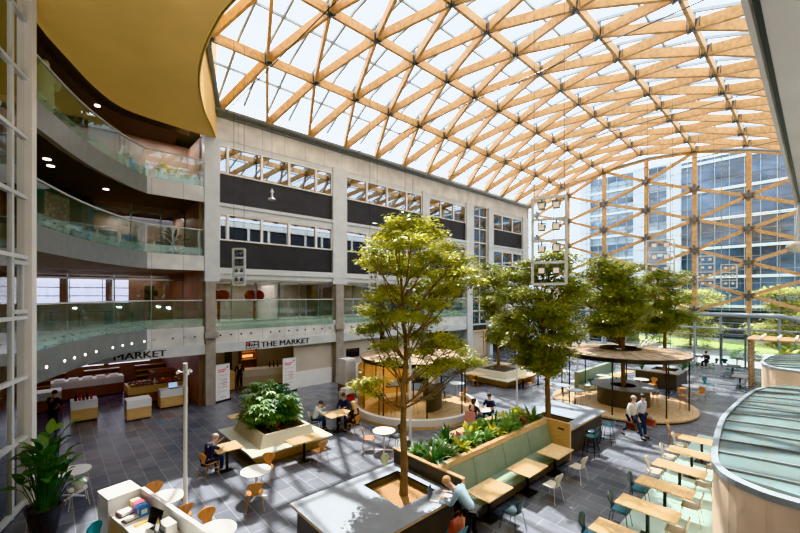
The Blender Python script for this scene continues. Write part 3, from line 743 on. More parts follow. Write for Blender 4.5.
# tree A: crown layout surveyed from the photo
bA = (6.55, 7.05, .80)
padpx = [(405, 222, 14), (420, 226, 14), (398, 233, 16), (432, 235, 14), (385, 243, 14), (412, 243, 18), (374, 253, 11), (445, 248, 13), (458, 260, 13), (430, 258, 17), (395, 262, 18), (371, 262, 8), (380, 268, 8), (412, 272, 18), (466, 272, 9), (474, 281, 7), (442, 276, 14), (428, 286, 14), (388, 290, 11), (402, 298, 13), (420, 302, 13), (378, 297, 8), (448, 293, 9), (455, 284, 8), (436, 305, 11), (409, 316, 12), (428, 320, 11), (369, 310, 7), (377, 314, 6), (366, 330, 8), (374, 327, 7), (384, 346, 7), (392, 342, 6), (392, 362, 8), (364, 385, 7), (374, 381, 7), (371, 393, 5), (395, 318, 9), (445, 338, 8), (455, 345, 7), (463, 351, 6), (440, 365, 9), (430, 372, 8), (452, 362, 8), (466, 364, 7), (475, 362, 6), (423, 352, 8), (433, 345, 8), (416, 335, 8), (385, 325, 6)]
ra = random.Random(3)
pads = []
for (x, y, w) in padpx:
    dd = 9.75 + ra.uniform(-1, 1) * (1.4 if w > 9 else .7) * (1.15 if y < 310 else .7); p = atd(x, y, dd); pads.append((p.x, p.y, p.z, w / FOC * dd * (1.1 if w > 9 else 1.45)))
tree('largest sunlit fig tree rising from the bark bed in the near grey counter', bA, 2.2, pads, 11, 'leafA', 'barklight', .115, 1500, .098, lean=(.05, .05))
def crown(base, cx, ytop, ybot, xw, d, n, seed, prmin=.4, prmax=.75, fill=1.0):
    r = random.Random(seed); out = []; rr = xw / FOC * d
    for k in range(n):
        f = (k + .5) / n; y = ytop + (ybot - ytop) * f ** .85
        prof = .75 + .25 * math.sin(min(1, f * 3.5) * PI / 2) if f < .6 else 1 - (f - .6) * 1.75
        a = r.uniform(0, 2 * PI); q = (.25 + .75 * r.random() ** .6) * rr * prof; c = atd(cx + r.uniform(-3, 3), y, d)
        out.append((c.x + math.cos(a) * q, c.y + math.sin(a) * q, c.z, r.uniform(prmin, prmax)))
    return out
bC = (13.98, 6.98, .9)
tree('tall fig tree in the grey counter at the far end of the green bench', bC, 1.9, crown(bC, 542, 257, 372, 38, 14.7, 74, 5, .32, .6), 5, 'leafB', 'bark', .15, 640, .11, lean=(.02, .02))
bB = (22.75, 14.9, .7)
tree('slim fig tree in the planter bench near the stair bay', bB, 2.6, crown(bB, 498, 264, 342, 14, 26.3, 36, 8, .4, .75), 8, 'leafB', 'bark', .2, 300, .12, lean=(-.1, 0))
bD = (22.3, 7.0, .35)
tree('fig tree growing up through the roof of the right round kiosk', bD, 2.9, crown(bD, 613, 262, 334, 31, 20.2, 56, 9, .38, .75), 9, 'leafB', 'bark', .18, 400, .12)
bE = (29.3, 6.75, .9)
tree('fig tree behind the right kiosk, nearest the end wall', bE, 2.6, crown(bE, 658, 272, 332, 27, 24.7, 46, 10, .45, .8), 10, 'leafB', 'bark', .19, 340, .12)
# outside trees
def otree(label, x, y, h, w, seed, m_='leafF'):
    r = random.Random(seed); pads = []
    for k in range(34):
        f = r.random(); a = r.uniform(0, 2 * PI); q = r.random() ** .5 * w * math.sin(min(1, .25 + f) * PI * .72)
        pads.append((x + math.cos(a) * q, y + math.sin(a) * q, 1.2 + f * (h - 1.2), r.uniform(.6, 1.1)))
    tree(label, (x, y, 0), 1.6, pads, seed, m_, 'bark', .3, 110, .12, cname='courtyard_tree')
otree('yellow green tree outside the end wall behind the middle posts', 52, 9.6, 6.6, 2.8, 21)
otree('yellow green tree outside at the right edge of the end wall', 48, 2.2, 6.4, 2.0, 22)
otree('small yellow green tree outside beside the left part of the end wall', 54, 17.0, 4.4, 1.8, 23)
smesh(MB().box(52.5, 64, -20, 18, -.02, .04), 'floor_lawn', M['grass'], 'bright lawn outside the end wall')
def hedge(label, x, y, r_, seed):
    r = random.Random(seed); t = thing('clipped_shrub', label, 'shrub', (x, y, 0)); fo = MB()
    for _ in range(420):
        v = Vector((r.gauss(0, 1), r.gauss(0, 1), abs(r.gauss(0, 1)))).normalized() * r_ * r.uniform(.75, 1)
        leaves(fo, (v.x, v.y, v.z * .8 + .1), 4, .16, .1, r)
    fo.build('foliage', M['leafC'], t, fix=False); MB().tube([(0, 0, 0), (0, 0, r_ * .6)], .06, 6).build('stem', M['bark'], t)
hedge('round dark shrub on the lawn left of the glass door', 54.5, 9.5, 1.5, 31)
hedge('round dark shrub on the lawn further left behind the glass', 55, 13.2, 1.2, 32)
hedge('round shrub outside by the pergola', 47, 4.6, 1.2, 33)
def plant(name, label, base, n, L_, leafm, seed, W_=.28, arch=.7, group=None, cat='plant', stemh=.2, radial=.12):
    """arching strap / oval leaved plant"""
    r = random.Random(seed); t = thing(name, label, cat, base, group=group); fo = MB(); stem = MB()
    for k in range(n):
        a = r.uniform(0, 2 * PI); l = L_ * r.uniform(.6, 1.15); el = r.uniform(.35, 1.35)
        p = Vector((math.cos(a) * radial * r.random(), math.sin(a) * radial * r.random(), r.uniform(.3, 1) * stemh)); d = Vector((math.cos(a) * math.cos(el), math.sin(a) * math.cos(el), math.sin(el)))
        stem.tube([Vector((p.x * .4, p.y * .4, 0)), p, p + d * l * .25], [.012, .01, .006], 4, cap=False)
        q = p + d * l * .2; sd = d.cross(Vector((0, 0, 1))).normalized(); prof = [0.15, .8, 1, .85, .5, .0]; pts = []
        for i in range(6):
            pts.append((q.copy(), prof[i] * W_ * l * .5)); q = q + d * (l * .8 / 5); d = (d + Vector((0, 0, -arch * .28))).normalized()
        vs = []; fs = []
        for (c, w) in pts:
            vs += [c - sd * w + Vector((0, 0, w * .25)), c, c + sd * w + Vector((0, 0, w * .25))]
        for i in range(5): fs += [(3 * i, 3 * i + 1, 3 * i + 4, 3 * i + 3), (3 * i + 1, 3 * i + 2, 3 * i + 5, 3 * i + 4)]
        fo.add(vs, fs, True)
    fo.build('leaves', M[leafm], t, fix=False); stem.build('stems', M['leafE'], t, fix=False)
    return t
# ================================================================ FURNITURE
def shell_chair():
    t = thing('shell_chair', '', 'chair')
    prof = [(.20, .415, .16), (.19, .435, .20), (.12, .445, .215), (.0, .44, .215), (-.10, .438, .20), (-.16, .445, .16), (-.195, .475, .105)]
    back = [(-.195, .475, .105), (-.215, .53, .09), (-.23, .60, .12), (-.245, .68, .195), (-.262, .75, .205), (-.275, .80, .16), (-.28, .825, .10)]
    for nm, P_ in (('seat', prof), ('backrest', back)):
        bm = bmesh.new(); rows = []
        for (y, z, w) in P_:
            row = []
            for k in range(7):
                u = -1 + k / 3.0; dz = .012 * u * u if nm == 'seat' else 0; dy = .035 * u * u if nm == 'backrest' else 0
                row.append(bm.verts.new((u * w, y + dy, z + dz)))
            rows.append(row)
        for a, b in zip(rows, rows[1:]):
            for k in range(6): bm.faces.new((a[k], a[k + 1], b[k + 1], b[k]))
        bmesh.ops.recalc_face_normals(bm, faces=bm.faces); bmesh.ops.solidify(bm, geom=bm.faces[:], thickness=.016)
        me = bpy.data.meshes.new(nm); bm.to_mesh(me); bm.free(); me.polygons.foreach_set('use_smooth', [True] * len(me.polygons)); o = obj(nm, me, M['ply'], t)
    for sx in (-1, 1):
        for sy in (-1, 1):
            MB().tube([(sx * .10, sy * .10, .435), (sx * .17, sy * .17 - .0, .40), (sx * .23, sy * .23, 0)], [.011, .011, .011], 6).build('leg', M['ply'], t)
    return t
chair0 = shell_chair(); first = [True]
def recol(shell, legs):
    return {M['ply'].name: shell}
def chair(x, y, face, label, shell='ply', legs=None, group=None):
    global chair0
    rz = math.atan2(face[1], face[0]) - PI / 2
    if first[0] and shell == 'ply':
        first[0] = False; chair0.location = (x, y, 0); chair0.rotation_euler.z = rz; chair0['label'] = label
        if group: chair0['group'] = group
        return chair0
    r = chair0.copy(); COL.objects.link(r); r.location = (x, y, 0); r.rotation_euler.z = rz; r['label'] = label
    if 'group' in r: del r['group']
    if group: r['group'] = group
    for ch in chair0.children:
        c = ch.copy(); COL.objects.link(c); c.parent = r
        isleg = ch.name.startswith('leg'); m_ = M[legs] if (isleg and legs) else M[shell]
        if m_ != M['ply']: c.data = swapped(ch.data, m_)
    return r
def round_table(x, y, label, r=.42, group=None):
    t = thing('round_table', label, 'table', (x, y, 0), group=group)
    MB().disc((0, 0, 0), r, .725, .75, 40).build('tabletop', M['whitegloss'], t)
    MB().tube([(0, 0, .03), (0, 0, .725)], .028, 10).build('column', M['white'], t)
    b = MB(); [b.bar((0, 0, .025), (math.cos(a) * .33, math.sin(a) * .33, .015), .05, .03) for a in (PI / 4, 3 * PI / 4, 5 * PI / 4, 7 * PI / 4)]
    b.build('cross_base', M['white'], t); return t
def cafe_table(x, y, w, d, label, h=.75, basem='black', topm='wood', rz=0, group=None, two=False):
    t = thing('cafe_table', label, 'table', (x, y, 0), rz, group)
    MB().box(-w / 2, w / 2, -d / 2, d / 2, h - .03, h).build('tabletop', M[topm], t)
    offs = [(0, 0)] if not two else [(0, -d * .28), (0, d * .28)]
    for (ox, oy) in offs:
        MB().box(ox - .035, ox + .035, oy - .035, oy + .035, .02, h - .03).build('column', M[basem], t)
        MB().box(ox - .24, ox + .24, oy - .2, oy + .2, 0, .02).build('base_plate', M[basem], t)
    return t
# round white tables
RTs = [(4.38, 10.98, 'round white table with two plywood chairs, in front of the cream planter bench'), (9.22, 11.0, 'round white table in front of the left round kiosk'),
       (2.12, 11.05, 'round white table touching the white reception desk'), (2.62, 8.75, 'round white table cut by the bottom edge of the photo'), (.48, 14.55, 'round white table behind the big potted plant')]
for x, y, l in RTs: round_table(x, y, l)
chair(4.95, 11.6, (-.7, -.75), 'plywood chair between the round white table and the planter bench')
chair(4.1, 10.35, (.35, 1), 'plywood chair on the near side of the round table before the planter bench')
chair(8.85, 11.45, (.85, -.6), 'plywood chair at the left side of the round table before the left kiosk')
chair(9.75, 10.9, (-1, .1), 'dark teal chair at the round table before the left kiosk', 'petrol')
chair(2.0, 11.75, (-.2, -1), 'plywood chair on the far side of the table touching the reception desk')
chair(2.35, 10.45, (-.1, 1), 'plywood chair at the right of the table touching the reception desk')
chair(2.72, 9.45, (.1, -1), 'plywood chair behind the round table at the bottom edge')
chair(.55, 13.85, (-.1, 1), 'cream chair at the round table behind the potted plant', 'cream')
# far round tables
for k, (px, py, l) in enumerate([(565, 371, 'small far round white table left of the right kiosk post'), (604, 375.5, 'far round white table seen under the middle of the right kiosk roof'), (641, 379, 'far round white table seen under the kiosk roof beside the dark counter'), (691, 386, 'round white table with orange chairs right of the right kiosk'), (457, 383, 'round white table right of the left kiosk'), ]):
    x, y = at(px, py, .74); round_table(x, y, l)
for (px, py, f_, c_, l) in [(652, 384, (-1, .3), 'ply', 'orange chair under the far side of the right kiosk roof'), (684, 395, (.6, -.6), 'ply', 'orange chair left of the round table beyond the right kiosk'), (699, 394, (-.6, .3), 'ply', 'orange chair right of the round table beyond the right kiosk'),
                          (708, 384, (-.5, -1), 'teal', 'teal chair near the end wall on the right'), (692, 427 - 4, (0, -1), 'ply', None), (549, 384, (1, -.3), 'ply', 'plywood chair left of the right kiosk'), (575, 381, (-1, 0), 'cream', 'cream chair among the far tables left of the right kiosk'), (462, 394, (0, 1), 'ply', 'plywood chair at the round table right of the left kiosk'),
                          (593, 384, (1, 0), 'petrol', 'dark chair at the far table under the right kiosk roof'), (448, 397, (.6, -.4), 'cream', 'cream chair beside the left kiosk edge')]:
    if l: x, y = at(px, py, .45); chair(x, y, f_, l, c_)
# ---- long tables, right
mint = MB().box(7.0, 20, 1.3, 3.42, 0.0, .012); smesh(mint, 'floor_mint_inlay', M['mint'], 'pale mint floor strip under the long tables')
lx = [8.95, 10.52, 12.03, 13.62, 15.18, 16.75]
names = ['nearest', 'second nearest', 'third', 'fourth', 'fifth', 'farthest']
lc = ['petrol', 'petrol', 'petrol', 'cream', 'cream', 'cream']
for k, x in enumerate(lx):
    cafe_table(x, 2.77, .62, 1.25, '%s long oak table in the right-hand row' % names[k])
    cname = {'petrol': 'dark petrol', 'cream': 'cream'}[lc[k]]
    t = chair(x + .02, 3.38 if k else 3.45, (.08, -1), '%s chair at the aisle end of the %s long oak table' % (cname, names[k]), lc[k])
    if lc[k] == 'petrol':
        seat_ = [q for q in t.children if q.name.startswith('seat')][0]; MB().box(-.17, .17, -.14, .17, .447, .475).build('cushion', M['tealpad'], seat_)
    chair(x + .05, 2.22, (-.05, 1), 'tan chair at the pod end of the %s long oak table' % names[k], 'tan')
chair(17.75, 3.75, (.1, -1), 'orange plywood chair beyond the farthest long oak table')
# ---- banquette island
X1, X2 = 7.45, 13.45
ban = thing('banquette', 'long sage green bench seat backed by an oak planter box', 'bench', (X1, 5.9, 0))
MB().box(0, 6.0, .0, .68, .10, .36).build('seat_base', M['greyside'], ban)
for k in range(4):
    MB().box(k * 1.5 + .01, k * 1.5 + 1.49, -.02, .66, .36, .46).build('seat_cushion', M['sage'], ban)
    MB().add([(k * 1.5 + .01, .64, .45), (k * 1.5 + 1.49, .64, .45), (k * 1.5 + 1.49, .80, 1.14), (k * 1.5 + .01, .80, 1.14), (k * 1.5 + .01, .84, .45), (k * 1.5 + 1.49, .84, .45), (k * 1.5 + 1.49, .88, 1.14), (k * 1.5 + .01, .88, 1.14)],
             [(0, 1, 2, 3), (7, 6, 5, 4), (0, 4, 5, 1), (1, 5, 6, 2), (2, 6, 7, 3), (3, 7, 4, 0)]).build('back_cushion', M['sage'], ban)
pb = MB().box(0, 6.0, .84, .98, .3, 1.30).box(0, 6.0, 2.2, 2.3, 0, 1.2).box(0, 6.0, .98, 2.2, .0, .1)
pb.build('planter_box', M['woodx'], ban)
MB().box(0, 6.0, .98, 2.2, .1, 1.05).build('soil', M['chips'], ban)
MB().box(5.98, 6.08, .0, 2.3, 0, 1.30).build('end_panel', M['woodx'], ban)
MB().box(6.0 - .03, 5.975, .20, .42, 1.02, 1.09).build('socket', M['black'], ban)
sqt = [(8.45, 5.80, 'nearest oak table along the sage bench, beside the leaning man'), (10.37, 5.80, 'middle oak table along the sage bench'), (12.12, 5.80, 'oak table at the far end of the sage bench')]
for x, y, l in sqt: cafe_table(x, y, 1.1, .72, l)
chair(8.5, 5.15, (0.05, 1), 'dark petrol chair at the nearest oak table along the sage bench', 'petrol')
chair(10.5, 5.12, (.1, 1), 'cream chair at the middle oak table along the sage bench', 'cream')
chair(12.2, 5.12, (.1, 1), 'cream chair at the far oak table along the sage bench', 'cream')
chair(12.9, 6.35, (-1, 0), 'white chair back seen behind the far oak table', 'cream') if False else None
# counters
def counter(x0, x1, y0, y1, hx0, hx1, hy0, hy1, h, label, soft='chips', legs=False):
    t = thing('island_counter', label, 'counter', (x0, y0, 0)); X, Y = x1 - x0, y1 - y0; a, b, c, d_ = hx0 - x0, hx1 - x0, hy0 - y0, hy1 - y0
    for nm, e, m_ in (('worktop', .0, 'greytop'), ('edge_trim', .0, 'woodx')):
        z0, z1 = (h - .022, h) if nm == 'worktop' else (h - .06, h - .023)
        g = -.0 if nm == 'worktop' else .008
        q = MB(); q.box(-g, X + g, -g, c, z0, z1).box(-g, X + g, d_, Y + g, z0, z1).box(-g, a, c, d_, z0, z1).box(b, X + g, c, d_, z0, z1); q.build(nm, M[m_], t)
    q = MB(); q.box(.12, X - .12, .12, .16, .0, h - .06).box(.12, X - .12, Y - .16, Y - .12, 0, h - .06).box(.12, .16, .16, Y - .16, 0, h - .06).box(X - .16, X - .12, .16, Y - .16, 0, h - .06); q.build('side_panels', M['greyside'], t)
    q = MB(); q.box(a - .03, b + .03, c - .03, c, .1, h - .001).box(a - .03, b + .03, d_, d_ + .03, .1, h - .001).box(a - .03, a, c, d_, .1, h - .001).box(b, b + .03, c, d_, .1, h - .001); q.build('tree_well', M['greyside'], t)
    MB().box(a, b, c, d_, .1, h - .2).build('bark_mulch', M[soft], t)
    return t
counter(4.08, 7.30, 5.82, 8.25, 5.85, 7.02, 6.40, 7.80, 1.0, 'large blue-grey counter around the nearest tree')
t = thing('divider_screen', 'dark screen with oak rim between the near counter and the planter box', 'screen', (7.36, 5.82, 0))
MB().box(-.02, .03, 0, 2.5, 0.02, 1.36).build('panel', M['greyside'], t); MB().box(-.045, .055, -.03, 2.53, 1.36, 1.39).box(-.045, .055, -.03, 0, 0, 1.36).build('oak_rim', M['woodx'], t)
counter(13.62, 16.9, 5.95, 8.2, 13.70, 14.85, 6.35, 7.6, 1.05, 'blue-grey counter around the tree at the far end of the green bench')
t = thing('glass_jar', 'small clear jar standing on the far blue-grey counter', 'jar', (*at(571, 409, 1.06), 1.052))
MB().lathe([(.001, 0), (.06, 0), (.06, .16), (.05, .18)], 14).build('body', M['glass'], t); MB().disc((0, 0, 0), .052, .18, .2, 14).build('lid', M['lightgrey'], t)
def stool(x, y, label, col='teal', rz=0):
    t = thing('bar_stool', label, 'stool', (x, y, 0), rz)
    MB().ell((0, 0, .74), .2, .19, .035, 16, 6).build('seat', M[col], t)
    MB().add([(-.17, -.16, .75), (.17, -.16, .75), (.19, -.21, .92), (-.19, -.21, .92), (-.17, -.18, .75), (.17, -.18, .75), (.19, -.23, .92), (-.19, -.23, .92)], [(0, 1, 2, 3), (7, 6, 5, 4), (0, 4, 5, 1), (1, 5, 6, 2), (2, 6, 7, 3), (3, 7, 4, 0)]).build('backrest', M[col], t)
    for sx in (-1, 1):
        for sy in (-1, 1): MB().tube([(sx * .12, sy * .12, .73), (sx * .22, sy * .22, 0)], .011, 6).build('leg', M['black'], t)
    MB().lathe([(.235, .24), (.25, .24), (.25, .26), (.235, .26)], 16).build('footrest', M['black'], t); return t
stool(14.35, 5.55, 'teal bar stool at the near corner of the far blue-grey counter', rz=0)
stool(16.1, 5.6, 'teal bar stool at the far corner of the far blue-grey counter', rz=0)
stool(14.9, 5.75, 'dark stool tucked under the far blue-grey counter', 'petrol')
# behind the planter: second row of seats
cafe_table(9.0, 8.7, 1.0, .6, 'small oak table half hidden behind the planter box near the tree trunk', .74)
chair(9.0, 9.3, (0, -1), 'petrol chair at the half hidden oak table behind the planter box', 'petrol')
chair(7.75, 8.95, (.2, -1), 'pale sage chair behind the near grey counter', 'sagechair')
cafe_table(11.4, 8.95, 1.0, .6, 'oak table half hidden by the planter leaves, below the seated pair', .74)
cafe_table(13.3, 9.0, .9, .6, 'oak table hidden by leaves next to the far tree trunk', .74)
# planter box plants
kinds = [('leafC', .42, .26, 34), ('leafA', .36, .30, 38), ('leafE', .5, .15, 34), ('leafD', .36, .34, 32), ('leafC', .34, .16, 60), ('leafR', .30, .3, 20)]
pn = ['broad leaved', 'bright yellow green', 'dark strap leaved', 'pale variegated', 'ferny', 'reddish']
pos = ['at the near end of the oak planter box', 'second from the near end of the oak planter box', 'third from the near end of the oak planter box', 'left of the middle of the oak planter box', 'in the middle of the oak planter box', 'right of the middle of the oak planter box', 'before the far third of the oak planter box', 'in the far third of the oak planter box', 'last but one at the far end of the oak planter box', 'at the far tree end of the oak planter box']
rp = random.Random(5)
for row in range(2):
    for k in range(10):
        kd = [2, 3, 1, 0, 4, 1, 0, 4, 5, 0][k] if row == 0 else [4, 0, 2, 5, 1, 0, 2, 1, 4, 1][k]
        lm, L_, W_, n = kinds[kd]
        plant('leafy_plant', '%s plant %s, %s row' % (pn[kd], pos[k], ['front', 'back'][row]), (X1 + .35 + k * .59, 7.15 + row * .55 + rp.uniform(-.08, .08), 1.05), int(n * 1.5), L_ * 1.15, lm, 50 + k + 20 * row, W_, .7, stemh=.22)
# ---- large planter bench (left) & far one
def planter_bench(x0, x1, y0, y1, label, zr=1.0, far=False):
    t = thing('planter_bench', label, 'planter', ((x0 + x1) / 2, (y0 + y1) / 2, 0)); hx, hy = (x1 - x0) / 2, (y1 - y0) / 2
    def frus(a, b, z0, z1, hole=None):
        vs = [(-hx + a, -hy + a, z0), (hx - a, -hy + a, z0), (hx - a, hy - a, z0), (-hx + a, hy - a, z0), (-hx + b, -hy + b, z1), (hx - b, -hy + b, z1), (hx - b, hy - b, z1), (-hx + b, hy - b, z1)]
        return vs, [(3, 2, 1, 0), (4, 5, 6, 7), (0, 1, 5, 4), (1, 2, 6, 5), (2, 3, 7, 6), (3, 0, 4, 7)]
    MB().add(*frus(.32, .03, 0, .40)).build('timber_base', M['woodbase'], t)
    MB().box(-hx, hx, -hy, hy, .40, .45).build('seat_top', M['creamtop'], t)
    a, b = (.45, .62); q = MB(); vs, fs = frus(a, b, .45, zr); q.add(vs, [fs[i] for i in (2, 3, 4, 5)])
    c = b + .1; q.add([(-hx + b, -hy + b, zr), (hx - b, -hy + b, zr), (hx - b, hy - b, zr), (-hx + b, hy - b, zr), (-hx + c, -hy + c, zr), (hx - c, -hy + c, zr), (hx - c, hy - c, zr), (-hx + c, hy - c, zr),
                     (-hx + c, -hy + c, zr - .12), (hx - c, -hy + c, zr - .12), (hx - c, hy - c, zr - .12), (-hx + c, hy - c, zr - .12)],
                    [(0, 1, 5, 4), (1, 2, 6, 5), (2, 3, 7, 6), (3, 0, 4, 7), (4, 5, 9, 8), (5, 6, 10, 9), (6, 7, 11, 10), (7, 4, 8, 11)])
    q.build('planter_wall', M['creamstone'], t)
    MB().add([(-hx + c, -hy + c, zr - .1), (hx - c, -hy + c, zr - .1), (hx - c, hy - c, zr - .1), (-hx + c, hy - c, zr - .1)], [(0, 1, 2, 3)]).build('soil', M['soil'], t)
    return t
planter_bench(4.92, 8.0, 12.62, 16.2, 'cream planter with a timber bench around it, filled with a large shrub', .85)
planter_bench(20.9, 24.6, 13.0, 16.6, 'far cream planter bench with a slim tree, near the stair bay', .85)
M['soil2'] = M['maroon']
rs = random.Random(9)
for k, (x, y) in enumerate([(6.0, 14.25), (6.1, 15.0), (6.9, 14.2), (6.95, 15.0), (6.45, 14.2), (6.5, 15.2)]):
    t = thing('umbrella_shrub', ['big glossy shrub at the left front of the cream planter', 'tall pale shrub in the middle back of the cream planter', 'big glossy shrub at the right front of the cream planter', 'bushy shrub at the right back of the cream planter', 'low glossy shrub in the front centre of the cream planter', 'upright shrub at the rear of the cream planter'][k], 'shrub', (x, y, .72))
    fo = MB(); st_ = MB(); H_ = [1.15, 1.8, 1.35, 1.6, 1.1, 1.75][k]
    for j in range(105):
        a = rs.uniform(0, 2 * PI); q = math.sqrt(rs.random()) * [.6, .7, .5, .75, .4, .7][k]; z = rs.uniform(.25, 1) ** .8 * H_ * math.sqrt(max(.15, 1 - (q / .8) ** 2)); c = Vector((math.cos(a) * q, math.sin(a) * q, z))
        st_.tube([(c.x * .2, c.y * .2, 0), c], [.012, .005], 4, cap=False)
        for i in range(8):
            b_ = i * PI / 4 + a; L_ = .24 * rs.uniform(.8, 1.2); d = Vector((math.cos(b_), math.sin(b_), -.25)); sd = Vector((-math.sin(b_), math.cos(b_), 0)) * L_ * .2
            fo.add([c, c + d * L_ * .5 + sd, c + d * L_ + Vector((0, 0, -.04)), c + d * L_ * .5 - sd], [(0, 1, 2, 3)])
    fo.build('leaves', M['leafD' if k == 1 else ('leafE' if k in (3, 4) else 'leafC')], t, fix=False); st_.build('stems', M['leafE'], t, fix=False)
plant('flowering_plant', 'small orange flowering plant at the front edge of the cream planter', (6.05, 13.6, .75), 12, .25, 'leafR', 77, .5)
cafe_table(4.35, 13.35, .8, .75, 'oak table at the left side of the cream planter bench, before the seated man')
cafe_table(6.6, 12.25, 1.15, .62, 'oak table on the near side of the cream planter bench')
cafe_table(9.1, 13.95, 1.15, .8, 'oak table with three people right of the cream planter bench')
cafe_table(5.9, 16.5, .9, .6, 'oak table corner just visible behind the shrub')
chair(6.9, 11.72, (-.1, 1), 'plywood chair at the oak table on the near side of the planter bench')
chair(3.75, 13.25, (.9, .25), 'plywood chair under the seated man in navy')
chair(8.35, 14.6, (.9, -.5), 'cream chair under the person in white beside the planter', 'cream')
chair(9.45, 13.2, (-.15, 1), 'plywood chair under the blond woman at the three-person table')
chair(9.95, 14.75, (-.7, -.8), 'plywood chair under the dark haired person at the three-person table')
# far planter tables/chairs
for (x, y, l) in [(20.35, 15.0, 'oak table at the left side of the far planter bench'), (21.9, 12.55, 'oak table at the near side of the far planter bench'), (23.7, 12.5, 'oak table at the right near corner of the far planter bench'), (25.1, 14.2, 'oak table at the right side of the far planter bench'), (24.9, 16.0, 'oak table at the back right of the far planter bench')]:
    cafe_table(x, y, 1.2 if y < 13 else .85, .7 if y < 13 else 1.2, l)
for (x, y, f_, l) in [(19.75, 14.8, (1, 0), 'plywood chair left of the far planter bench tables'), (21.7, 11.95, (0, 1), 'plywood chair at the near table of the far planter bench'), (23.8, 11.9, (0, 1), 'plywood chair at the right near corner of the far planter bench'), (25.75, 13.9, (-1, 0), 'plywood chair at the right side of the far planter bench'), (25.8, 14.7, (-1, 0), 'plywood chair further along the right side of the far planter bench')]:
    chair(x, y, f_, l)
# ---- kiosks
def kiosk(cx, cy, R, label, hole=None, rim=None, wall=None, zr=2.85, n=8):
    t = thing('round_kiosk', label, 'kiosk', (cx, cy, 0))
    MB().disc((0, 0, 0), R, .07, .15, 64).build('platform', M['platform'], t); MB().disc((0, 0, 0), R - .03, 0, .07, 64).build('plinth', M['black'], t)
    if rim:
        a0, a1 = rim
        MB().lathe([(R + .02, .0), (R + .16, .0), (R + .16, .12), (R + .02, .12)], 48, a0=a0, a1=a1).build('timber_skirt', M['wood'], t)
        MB().lathe([(R - .02, .12), (R + .18, .12), (R + .18, .40), (R - .02, .40), (R - .02, .12)], 48, a0=a0, a1=a1).build('white_rim', M['white'], t)
    ri = hole or .001; q = MB()
    q.lathe([(ri, zr + .12), (R * .93, zr), (R * .93, zr - .08), (ri, zr + .02), (ri, zr + .12)], 64); q.build('roof', M['roofply'], t)
    q = MB().lathe([(R * .93, zr - .08), (R * .945, zr - .08), (R * .945, zr + .01), (R * .93, zr + .01), (R * .93, zr - .08)], 64)
    q.lathe([(R * .90, zr - .2), (R * .92, zr - .2), (R * .92, zr - .06), (R * .90, zr - .06), (R * .90, zr - .2)], 64)
    q.build('roof_rim', M['black'], t)
    if hole: MB().lathe([(hole, zr - .02), (hole + .04, zr - .02), (hole + .04, zr + .2), (hole, zr + .2), (hole, zr - .02)], 32).build('roof_opening', M['black'], t)
    b = MB()
    for k in range(32): a = 2 * PI * k / 32; b.bar((ri * math.cos(a) * 1.05, ri * math.sin(a) * 1.05, zr + .125), (R * .92 * math.cos(a), R * .92 * math.sin(a), zr + .01), .02, .02)
    b.build('roof_battens', M['roofply'], t)
    for k in range(n):
        a = 2 * PI * k / n + .2; MB().tube([(math.cos(a) * R * .88, math.sin(a) * R * .88, .15), (math.cos(a) * R * .88, math.sin(a) * R * .88, zr - .04)], .035, 8).build('post', M['black'], t)
    if wall:
        MB().lathe([(R * .97, .15), (R * .985, .15), (R * .985, 2.25), (R * .97, 2.25), (R * .97, .15)], 32, a0=wall[0], a1=wall[1]).build('curved_screen', M['ply2'], t)
    return t
M['ply2'] = mat('orange_ply_panel', (.72, .34, .08), .45, 0, .08, 2, (1, 1, 5), col2=(.80, .42, .13))
K1 = (13.85, 14.0); K2 = (22.5, 7.2)
kiosk(K1[0], K1[1], 3.0, 'left round kiosk with orange timber screen and white rim', None, (PI * .72, PI * 1.95), (PI * .28, PI * .93), 2.75)
kiosk(K2[0], K2[1], 3.35, 'right round kiosk with a tree growing through its roof', .95, None, None, 2.85)
t = thing('kiosk_counter', 'curved dark counter inside the left round kiosk', 'counter', (K1[0], K1[1], .15))
MB().lathe([(1.3, 0), (1.35, 0), (1.35, 1.0), (1.3, 1.0), (1.3, 0)], 24, a0=-PI * .62, a1=PI * .15).build('front_panel', M['greyside'], t)
MB().lathe([(.7, 1.0), (1.55, 1.0), (1.55, 1.05), (.7, 1.05), (.7, 1.0)], 32, a0=-PI * .65, a1=PI * .85).build('worktop', M['greyside'], t)
for a in (.9, 1.9): MB().tube([(1.1 * math.cos(a), 1.1 * math.sin(a), 0), (1.1 * math.cos(a), 1.1 * math.sin(a), 1.0)], .04, 8).build('leg', M['black'], t)
for (px, py, l) in [(379, 395, 'small dark high table on the left part of the left kiosk floor'), (427, 398, 'small dark high table right of centre on the left kiosk floor')]:
    x, y = at(px, py, 1.2); t = thing('high_table', l, 'table', (x, y, .15)); MB().disc((0, 0, 0), .33, 1.02, 1.05, 24).build('tabletop', M['greyside'], t)
    MB().tube([(0, 0, .02), (0, 0, 1.02)], .03, 8).build('column', M['black'], t); MB().disc((0, 0, 0), .22, 0, .02, 20).build('base', M['black'], t)
t = thing('espresso_machine', 'dark coffee machine on the left kiosk counter', 'coffee machine', (K1[0] + .8, K1[1] + .75, 1.2)); MB().box(-.35, .35, -.22, .22, .06, .42).build('body', M['steel'], t); MB().box(-.3, .3, -.28, -.2, .0, .06).box(-.3, .3, -.2, .2, 0, .06).build('drip_tray', M['black'], t)
t = thing('espresso_machine', 'white appliance on the left kiosk counter', 'appliance', (K1[0] + 1.1, K1[1] - .3, 1.2)); MB().box(-.2, .2, -.2, .2, 0, .3).build('body', M['white'], t); MB().disc((0, 0, .3), .12, 0, .08, 16).build('hopper', M['black'], t)
t = thing('kiosk_counter', 'ring counter around the tree inside the right round kiosk', 'counter', (bD[0], bD[1], .15))
